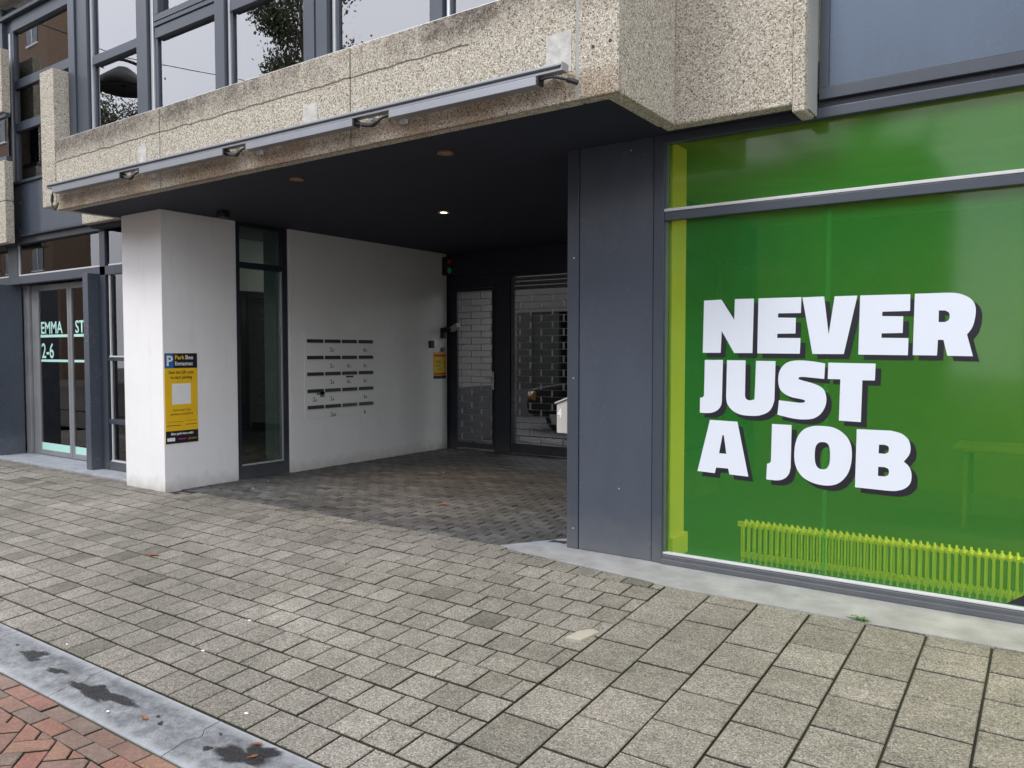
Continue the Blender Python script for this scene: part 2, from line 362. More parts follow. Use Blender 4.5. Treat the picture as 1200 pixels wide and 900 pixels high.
# small 20 x 20 slabs in rows along the kerb
for r in range(14):
    y0 = 2.108+.2027*r; y1 = y0+.2027-.004; off = -3.319+.1013*(r % 2)+random.uniform(-.006, .006)
    k0 = int((-17-off)/.2027); k1 = int((-2.02-off)/.2027)+1
    for k in range(k0, k1+1):
        x0 = off+k*.2027; x1 = x0+.2027; 
        p = [(x0, y0), (x1, y0), (x1, y1), (x0, y1)]
        p = clip(p, 1, 0, -2.022)
        if not p: continue
        if x0 >= -3.45: p = clip(p, .118, 1, 4.40)          # slanting edge of the stone strip
        elif x1 <= -7.9: p = clip(p, 0, 1, 4.80)
        else: p = clip(p, 0, 1, 4.862 if x0 > -7.6 else 4.79)
        # keep the footprint of the white column free
        if x1 > -8.57 and x0 < -7.77: p = clip(p, 0, 1, 4.675)
        tiles.append(p)
pavers(tiles, gz, mb, tint=ptint)
# large 30 x 30 slabs in columns square to the shop window
tiles = []
for c in range(0, 18):
    x0 = -2.018+.2975*c; off = [.0, .16][c % 2]+random.uniform(-.01, .01)
    for r in range(-2, 10):
        y1 = 4.612-.3*r+off-.0; y0 = y1-.3
        p = [(x0, y0+.003), (x0+.2955, y0+.003), (x0+.2955, y1), (x0, y1)]
        p = clip(p, 0, 1, 4.612); p = clip(p, 0, -1, -2.108) if p else p
        if p: tiles.append(p)
big = MB(); pavers(tiles, gz, mb, jit=.0016, tint=lambda: min(1, max(0, random.gauss(.5, .09))))
pav = mb.build('pavement', M_TILE); tag(pav, kind='structure')
jb = MB().add([(-17, 2.1, gz(2.1)-.013), (4, 2.1, gz(2.1)-.013), (4, 4.61, -.013), (-17, 4.61, -.013)], [(0, 1, 2, 3)]).add([(-17, 4.61, -.013), (4, 4.61, -.013), (4, 5.3, -.013), (-17, 5.3, -.013)], [(0, 1, 2, 3)]).build('joint_sand', M_JOINT, pav)
# passage: dark interlocking pavers with wavy edges, laid in rows
A_ = .011
def wv(x): return A_*math.sin(2*math.pi*x/.2)
mb = MB(); tiles = []
for r in range(65):
    y0 = 4.862+.1005*r; off = .1*(r % 2)
    for k in range(-40, -11):
        x0 = k*.2+off; x1 = x0+.2
        if x1 < -7.95 or x0 > -2.96: continue
        if x0 > -3.5 and y0 < 5.05: continue
        ph = 0
        bot = [(x0+i*.025, y0+wv(x0+i*.025+ph)) for i in range(9)]
        topp = [(x0+i*.025, y0+.1005+wv(x0+i*.025+ph)) for i in range(8, -1, -1)]
        tiles.append(bot+topp)
pf = MB(); pavers([clip(t, 0, -1, -4.864) for t in tiles], lambda y: 0.0, pf, inset=.0035, jit=.0022, bev=.006)
pfl = tag(pf.build('passage_floor', M_PAVER), kind='structure')
MB().add([(-8, 4.85, -.012), (-2.9, 4.85, -.012), (-2.9, 11.6, -.012), (-8, 11.6, -.012)], [(0, 1, 2, 3)]).build('joint_sand', M_JOINT, pfl)
# bluestone kerb flush with the pavement, one-metre stones with curved tongue joints
kb = MB(); xs = [-3.06+k*1.0 for k in range(-14, 8)]
def joint(x):      # plan outline of one joint across the kerb, from road side to pavement side
    return [(x-.005, 1.805), (x-.002, 1.90), (x-.004, 1.925), (x+.016, 1.95), (x+.02, 1.98), (x-.002, 2.0), (x-.02, 2.02), (x-.03, 2.102)]
def kz(y): return -.197+(y-1.8)*.06-(.012 if y < 1.815 else 0)-(.004 if y > 2.095 else 0)
for a, b2 in zip(xs, xs[1:]):
    la = [(x+.0022, y) for x, y in joint(a)]; lb = [(x-.0022, y) for x, y in joint(b2)]
    n = len(la); vs = []
    for l in (la, lb):
        vs += [(x, y, kz(y)) for x, y in l]
    fs = [(i, i+1, n+i+1, n+i) for i in range(n-1)]
    vs += [(la[0][0], 1.800, -.24), (lb[0][0], 1.800, -.24)]
    fs += [(0, n, 2*n+1, 2*n)]
    kb.add(vs, fs, random.random())
kerb = tag(kb.build('kerb', M_KERB), kind='structure')
MB().add([(-17, 1.79, -.215), (4, 1.79, -.215), (4, 2.12, -.205), (-17, 2.12, -.205)], [(0, 1, 2, 3)]).build('joint_sand', M_JOINT, kerb)
# damp stains lying on the kerb stone
def blot(cx, cy, rx, ry, rot, seed):
    rr = random.Random(seed); n = 40; ph = [rr.uniform(0, 6.28) for _ in range(6)]
    out = []
    for i in range(n):
        a = 2*math.pi*i/n; r = 1+.22*math.sin(2*a+ph[0])+.16*math.sin(3*a+ph[1])+.12*math.sin(5*a+ph[2])+.07*math.sin(9*a+ph[3])+.05*math.sin(13*a+ph[4])
        u, v = rx*r*math.cos(a), ry*r*math.sin(a); out.append((cx+u*math.cos(rot)-v*math.sin(rot), cy+u*math.sin(rot)+v*math.cos(rot)))
    return out
st = MB()
for i, bl in enumerate([(-4.64, 1.99, .085, .030, .1), (-4.57, 1.955, .03, .02, 0), (-4.30, 1.955, .065, .017, .1), (-3.93, 1.925, .11, .03, -.1), (-3.78, 1.955, .14, .036, .05), (-3.90, 1.99, .03, .01, 0),
                        (-2.93, 1.93, .022, .012, 0), (-2.76, 1.965, .10, .045, .2), (-2.70, 2.03, .055, .05, .2), (-3.37, 1.97, .01, .008, 0), (-3.30, 1.94, .014, .01, 0), (-2.98, 2.03, .008, .005, 0), (-4.86, 2.0, .012, .008, 0)]):
    for kk, (sc_, al) in enumerate(((1.38, .14), (1.26, .26), (1.14, .42), (1.02, .85))):
        q = blot(bl[0], bl[1], bl[2]*sc_, bl[3]*sc_, bl[4], i); st.add([(x, y, kz(y)+.0008+.0004*kk+.00006*i) for x, y in q], [tuple(range(len(q)))], al)
tag(st.build('damp_stains', M_WET, kerb))
# street: two rows of stretchers then herringbone clinkers
mb = MB(); tiles = []
for r in range(2):
    y1 = 1.797-.088*r; off = -3.12+.1*(r % 2)
    for k in range(-70, 20):
        tiles.append([(off+k*.203, y1-.088), (off+(k+1)*.203, y1-.088), (off+(k+1)*.203, y1), (off+k*.203, y1)])
rz = lambda y: -.212+min(0, (y-1.6))*.02
c45 = math.sqrt(.5); Wd = .1
yc = 1.797-.176
for m_ in range(-170, 60):
    for k in range(-45, 45):
        gx, gy = m_+4*k, m_
        for (a, b2, dx, dy) in ((gx, gy, 2, 1), (gx+2, gy-1, 1, 2)):
            poly = []
            for u, v in ((a, b2), (a+dx, b2), (a+dx, b2+dy), (a, b2+dy)):
                X, Y = u*Wd, v*Wd; poly.append((c45*(X-Y)-3.66, c45*(X+Y)+1.0))
            cx = poly[0][0]; cy = poly[0][1]
            if cx < -9 or cx > 1 or cy < -.9 or cy > yc+.2: continue
            poly = clip(poly, 0, 1, yc)
            if poly: tiles.append(poly)
pavers(tiles, rz, mb, jit=.002, tint=random.random)
road = tag(mb.build('road', M_BRICK), kind='structure')
MB().add([(-90, 1.8, -.222), (70, 1.8, -.222), (70, -.9, -.265), (-90, -.9, -.265)], [(0, 1, 2, 3)]).add([(-90, -.9, -.24), (70, -.9, -.24), (70, -13.2, -.24), (-90, -13.2, -.24)], [(0, 1, 2, 3)]).build('joint_sand', M_JOINTB, road)

# ================================================================== THE OFFICE BUILDING
B = empty('office_building', label='office block with pebble concrete bands, dark metal frames and a covered drive-through passage', cat='building')
FY = 5.09
# -- stone strip and doorstep
sb = MB()
sb.prism([(-2.02, 4.618), (6, 4.618), (6, 5.12), (-3.06, 5.12), (-3.5, 4.866), (-3.30, 4.80), (-2.6, 4.715)], 'z', -.12, .003)
sb.build('stone_strip', M_STONE, B, bevel=.003)
MB().prism([(-3.5, 4.868), (-3.045, 5.125), (-3.045, 5.9), (-3.10, 5.9), (-3.16, 5.4)], 'z', -.1, .002).build('stone_sliver', M_BLUE, B)
dsx = [-16, -12.4, -11.2, -10.0, -8.57]
for a, b2 in zip(dsx, dsx[1:]): MB().box(a+.003, b2-.003, 4.80, 5.42, -.12, .022).build('doorstep', M_BLUE, B, bevel=.006)
# -- white column
MB().box(-8.555, -7.785, 4.68, 5.60, -.05, 3.005).build('column', M_COL, B, bevel=.006)
# -- passage left wall (render), slightly proud of the side window
MB().box(-8.0, -7.76, 6.345, 9.36, -.02, 3.005).build('passage_wall', M_WALL, B, bevel=.004)
# -- side window between column and passage wall
sw = MB().box(-7.86, -7.80, 5.602, 5.66, 0, 3.0).box(-7.86, -7.80, 6.27, 6.343, 0, 3.0).box(-7.86, -7.80, 5.66, 6.27, .0, .155).box(-7.86, -7.80, 5.66, 6.27, 2.475, 2.545).box(-7.86, -7.80, 5.66, 6.27, 2.955, 3.0).build('window', M_DARK, B, bevel=.003)
MB().box(-7.832, -7.826, 5.66, 6.27, .155, 2.475).box(-7.832, -7.826, 5.66, 6.27, 2.545, 2.955).build('pane', M_GL, sw)
MB().box(-7.825, -7.815, 5.66, 6.27, .155, .175).box(-7.825, -7.815, 6.252, 6.27, .175, 2.475).build('glazing_bead', M_ALU, sw)
# -- soffit
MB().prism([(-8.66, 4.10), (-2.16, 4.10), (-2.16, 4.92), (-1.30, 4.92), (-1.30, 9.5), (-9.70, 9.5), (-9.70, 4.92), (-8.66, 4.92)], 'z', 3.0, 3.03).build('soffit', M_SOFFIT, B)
MB().box(-16, -9.70, 5.0, 5.5, 3.08, 3.1).build('lintel', M_DARK, B)
MB().box(-1.30, 6, 5.12, 9.5, 3.005, 3.05).build('lintel', M_DARK, B)
# -- pebble concrete panels of the outer band (gaps between them are real, sealant behind)
YB = 4.03
joints = [-8.62, -6.69, -4.24, -2.35]
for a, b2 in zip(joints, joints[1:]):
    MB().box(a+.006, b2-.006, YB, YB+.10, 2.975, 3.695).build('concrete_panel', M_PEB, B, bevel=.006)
# return corner at the right of the band
MB().prism([(-2.338, YB), (-2.075, YB), (-2.075, 4.828), (-2.19, 4.828), (-2.19, YB+.1), (-2.338, YB+.1)], 'z', 2.975, 3.90).build('concrete_panel', M_PEB, B, bevel=.008)
MB().prism([(-2.338, YB+.1), (-2.19, YB+.1), (-2.19, 4.828), (-2.338, 4.828)], 'z', 3.04, 7).build('concrete_panel', M_PEB, B)
MB().box(-2.338, -2.075, YB, 4.828, 3.902, 7.2).build('concrete_panel', M_PEB, B, bevel=.008)
MB().box(-2.18, -1.335, 4.84, 4.95, 2.975, 7.2).box(-1.337, -1.262, 4.84, 5.06, 2.93, 7.2).build('concrete_panel', M_PEB, B, bevel=.01)
MB().box(-1.262, -1.250, 4.90, 5.085, 2.95, 7.2).build('edge_sealant', M_SEAL, B)
# pillar at the left end of the band, taller than the band
MB().prism([(-8.925, YB), (-8.632, YB), (-8.632, 4.2), (-8.70, 4.828), (-8.925, 4.828)], 'z', 3.03, 4.45).build('concrete_pillar', M_PEB, B, bevel=.008)
MB().box(-9.735, -8.93, 4.84, 4.95, 3.04, 4.45).build('concrete_panel', M_PEB, B, bevel=.008)
for (a, b2, dy, z0, z1) in ((-8.63, -8.615, .018, 3.02, 3.69), (-6.70, -6.68, .018, 2.98, 3.68), (-4.25, -4.23, .018, 2.98, 3.68), (-2.362, -2.328, .003, 2.978, 3.90)):
    MB().box(a, b2, YB+dy, YB+.09, z0, z1).build('joint_sealant', M_SEAL, B)
for (a, b2, z0, z1) in ((-7.045, -6.905, 3.17, 3.40), (-4.75, -4.59, 3.16, 3.37), (-2.56, -2.385, 3.15, 3.39)):
    MB().box(a, b2, YB-.003, YB+.02, z0, z1).build('mortar_patch', M_PATCHREP, B)
for (a, z0) in ((-2.24, 3.26), (-2.13, 3.27)):
    MB().cyl((a, YB-.001, z0), (a, YB+.02, z0), .011).build('rust_spot', simple('rust', (.10, .04, .02), .9), B)
# -- floor slab, roof, hidden walls that keep the light out
MB().box(-16, 6, 5.13, 11.5, 3.10, 3.30).box(-8.6, -2.4, 4.14, 5.13, 3.05, 3.62).build('floor_slab', M_INTG, B)
MB().box(-8.6, -2.2, 4.30, 11.5, 3.62, 3.70).build('raised_floor', M_INTG, B)
MB().box(-16, 6, 5.1, 11.5, 6.25, 6.6).box(-8.9, -2.2, 4.2, 5.1, 6.25, 6.6).build('roof', M_INT, B)
MB().box(-16, 6, 9.8, 10.0, 3.3, 6.25).build('back_wall', M_INT, B)
MB().box(-16, -13.2, 4.9, 5.3, -.1, 3.0).build('side_wall', M_PEB, B)
MB().box(-16.2, -16, 4.9, 11.5, 0, 6.6).build('side_wall', M_PEB, B)
MB().box(6, 6.2, 5.0, 11.5, 0, 6.6).build('side_wall', M_PEB, B)
# upper storeys (mostly above the picture)
for (x0, x1, y0) in ((-8.925, -2.075, YB), (-16, -9.735, 4.84), (-1.24, 6.2, 4.84)):
    MB().box(x0, x1, y0, y0+.15, 6.28, 7.2).build('concrete_band', M_PEB, B, bevel=.01)
    MB().box(x0, x1, y0+.25, y0+.3, 7.2, 9.6).build('upper_glazing', M_GL_UP, B)
    MB().box(x0, x1, y0, y0+.15, 9.6, 10.6).build('concrete_band', M_PEB, B, bevel=.01)
    n_ = int((x1-x0)/1.3)
    for i in range(n_+1): MB().box(x0+i*(x1-x0)/n_-.05, x0+i*(x1-x0)/n_+.05, y0+.18, y0+.26, 7.2, 9.6).build('upper_mullion', M_PAINT, B)
MB().box(-16, 6.2, 5.2, 11.5, 7.2, 10.4).build('upper_rooms', M_INTG, B)

# -- bay windows above the band
YW = 4.20
mull = [(-8.615, -8.27, -8.20), (-7.34, -7.16, -7.05), (-6.095, -5.96, -5.90), (-4.925, -4.655, -4.585), (-3.63, -3.515, -3.46), (-2.50, -2.36, -2.34)]
rails = [(4.44, 4.53, None), (4.45, 4.55, 4.66), (4.42, 4.52, None), (4.42, 4.52, None), (4.42, 4.52, None)]
ZB, ZT = 3.705, 6.25
for i, (a, b2, c2) in enumerate(mull):
    mb = MB().box(a, b2, YW, YW+.09, ZB, ZT)
    if i == 0: mb.box(a, a+.13, YW-.02, YW, ZB, ZT)
    if i == 3: mb.box(a, a+.125, YW-.012, YW, ZB, ZT).box(a+.15, b2, YW-.012, YW, ZB, ZT)
    mb.build('mullion', M_PAINT, B, bevel=.004)
for i in range(5):
    x0 = mull[i][1]; x1 = mull[i+1][0]; g0 = mull[i][2]; r0, r1, r2 = rails[i]
    f = MB().box(x0+.002, g0, YW+.045, YW+.10, ZB, ZT).box(g0, x1-.002, YW+.02, YW+.09, r0, r1).box(g0, x1-.002, YW+.03, YW+.09, ZB, ZB+.06).box(g0, x1-.002, YW+.03, YW+.09, 5.7, 5.78)
    if r2: f.box(g0, x1-.002, YW+.008, YW+.07, r1+.004, r2).box(g0, g0+.07, YW+.008, YW+.07, r2, 5.7).box(x1-.07, x1-.003, YW+.008, YW+.07, r2, 5.7).box(g0, x1-.003, YW+.0, YW+.02, r1+.045, r1+.055)
    wn = f.build('window', M_PAINT, B, bevel=.004)
    MB().box(g0, x1-.002, YW+.066, YW+.072, ZB+.06, ZT).build('pane', M_GL_UP, wn)
    MB().box(x0+.018, x0+.018+(g0-x0)*.42, YW+.03, YW+.045, ZB, ZT).build('bead', M_ALU, wn)
MB().box(-8.60, -2.36, YB+.03, YW+.02, 3.697, 3.712).build('window_sill', M_ALU, B, bevel=.002)

# -- left upper facade: dark panel, windows
MB().box(-12.34, -8.93, 5.09, 5.12, 3.085, 3.83).build('facade_panel', M_PANEL, B, bevel=.003)
MB().box(-12.27, -12.13, 5.0, 5.12, 3.80, 6.25).build('mullion', M_PAINT, B, bevel=.004)
wl = MB().box(-12.13, -11.93, 5.06, 5.12, 3.83, 6.25).box(-11.93, -8.7, 5.06, 5.12, 4.54, 4.66).box(-11.93, -8.7, 5.06, 5.12, 5.12, 5.24).box(-11.93, -8.7, 5.04, 5.12, 5.90, 6.06).box(-11.93, -8.7, 5.06, 5.12, 3.832, 3.87).box(-12.34, -8.7, 4.98, 5.06, 6.07, 6.12).build('window', M_PAINT, B, bevel=.004)
MB().box(-11.93, -8.7, 5.095, 5.10, 3.87, 5.9).build('pane', M_GL_UP, wl)
MB().box(-12.04, -12.0, 5.045, 5.06, 3.87, 5.9).build('bead', M_ALU, wl)
MB().box(-16, -11.775, 4.84, 4.95, 2.985, 3.55).box(-16, -11.775, 4.84, 4.95, 3.557, 4.10).box(-16, -11.80, 4.84, 4.95, 4.75, 5.6).build('concrete_panel', M_PEB, B, bevel=.008)
wl = MB().box(-13.2, -11.775, 4.87, 4.93, 4.105, 4.16).box(-13.2, -11.775, 4.87, 4.93, 4.69, 4.745).build('window', M_PAINT, B)
MB().box(-13.2, -11.78, 4.895, 4.90, 4.16, 4.69).build('pane', M_GL_UP, wl)
# -- right upper facade: dark panel with frame, dark slot below
MB().box(-1.238, -1.185, 5.075, 5.12, 3.10, 6.25).box(-1.238, 6, 5.07, 5.12, 3.045, 3.115).box(-1.238, 6, 5.07, 5.12, 3.115, 3.12).build('panel_frame', M_PAINT, B, bevel=.004)
MB().box(-1.185, 6, 5.092, 5.12, 3.12, 4.3).build('facade_panel', M_ENAMEL, B)
wr = MB().box(-1.185, 6, 5.06, 5.12, 4.3, 4.4).box(-1.185, 6, 5.06, 5.12, 5.2, 5.3).build('window', M_PAINT, B)
MB().box(-1.185, 6, 5.10, 5.105, 4.4, 6.25).build('pane', M_GL_UP, wr)
MB().box(-2.3, 6, 5.105, 5.14, 3.0, 3.045).build('shadow_gap', M_DARK, B)

# -- pier beside the shop window
MB().box(-3.042, -2.945, FY, FY+.5, .004, 3.0).build('pier_edge', M_PAINT, B, bevel=.004)
MB().box(-2.938, -2.345, FY+.006, FY+.05, .006, 3.0).build('pier_panel', M_PANEL, B, bevel=.002)
MB().box(-2.338, -2.262, FY-.004, FY+.06, .004, 3.0).build('pier_stile', M_PAINT, B, bevel=.003)
for (x, z) in ((-2.985, 2.2), (-2.985, 1.3), (-2.985, .16), (-2.52, 2.93), (-2.6, .5)):
    MB().cyl((x, FY-.003 if x < -2.9 else FY+.003, z), (x, FY+.012, z), .006).build('screw', M_ALU, B)

# -- the shop window
sh = MB().box(-2.262, 6, FY, FY+.06, .004, .066).box(-2.262, 6, FY-.02, FY+.002, .004, .04)
sh.box(-2.262, 6, FY+.0, FY+.06, 2.408, 2.468).box(-2.262, 6, FY-.012, FY+.06, 2.935, 2.998)
sh = sh.build('shop_window', M_PAINT, B, bevel=.004)
MB().box(-2.262, -2.246, FY+.02, FY+.06, .066, 2.408).box(-2.262, -2.246, FY+.02, FY+.06, 2.468, 2.935).build('side_bead', simple('rubber_seal', (.10, .13, .12), .5), sh)
MB().box(-2.262, 6, FY+.012, FY+.05, .068, .083).box(-2.262, 6, FY-.004, FY+.05, 2.470, 2.490).build('white_bead', M_BEAD, sh, bevel=.003)
GY = 5.140
MB().add([(-2.246, GY, .083), (6, GY, .083), (6, GY, 2.408), (-2.246, GY, 2.408)], [(0, 1, 2, 3)]).build('pane', M_FILM, sh)
MB().add([(-2.246, GY, 2.49), (6, GY, 2.49), (6, GY, 2.935), (-2.246, GY, 2.935)], [(0, 1, 2, 3)]).build('transom_pane', M_FILM, sh)
MB().add([(-1.196, GY-.001, .089), (-1.168, GY-.001, .089), (-1.168, GY-.001, 2.407), (-1.196, GY-.001, 2.407)], [(0, 1, 2, 3)]).build('film_overlap', M_SEAM, sh)
MB().add([(-.20, GY-.002, .089), (.5, GY-.002, .089), (.5, GY-.002, .60)], [(0, 1, 2)]).build('black_corner_film', M_BLACKV, sh)
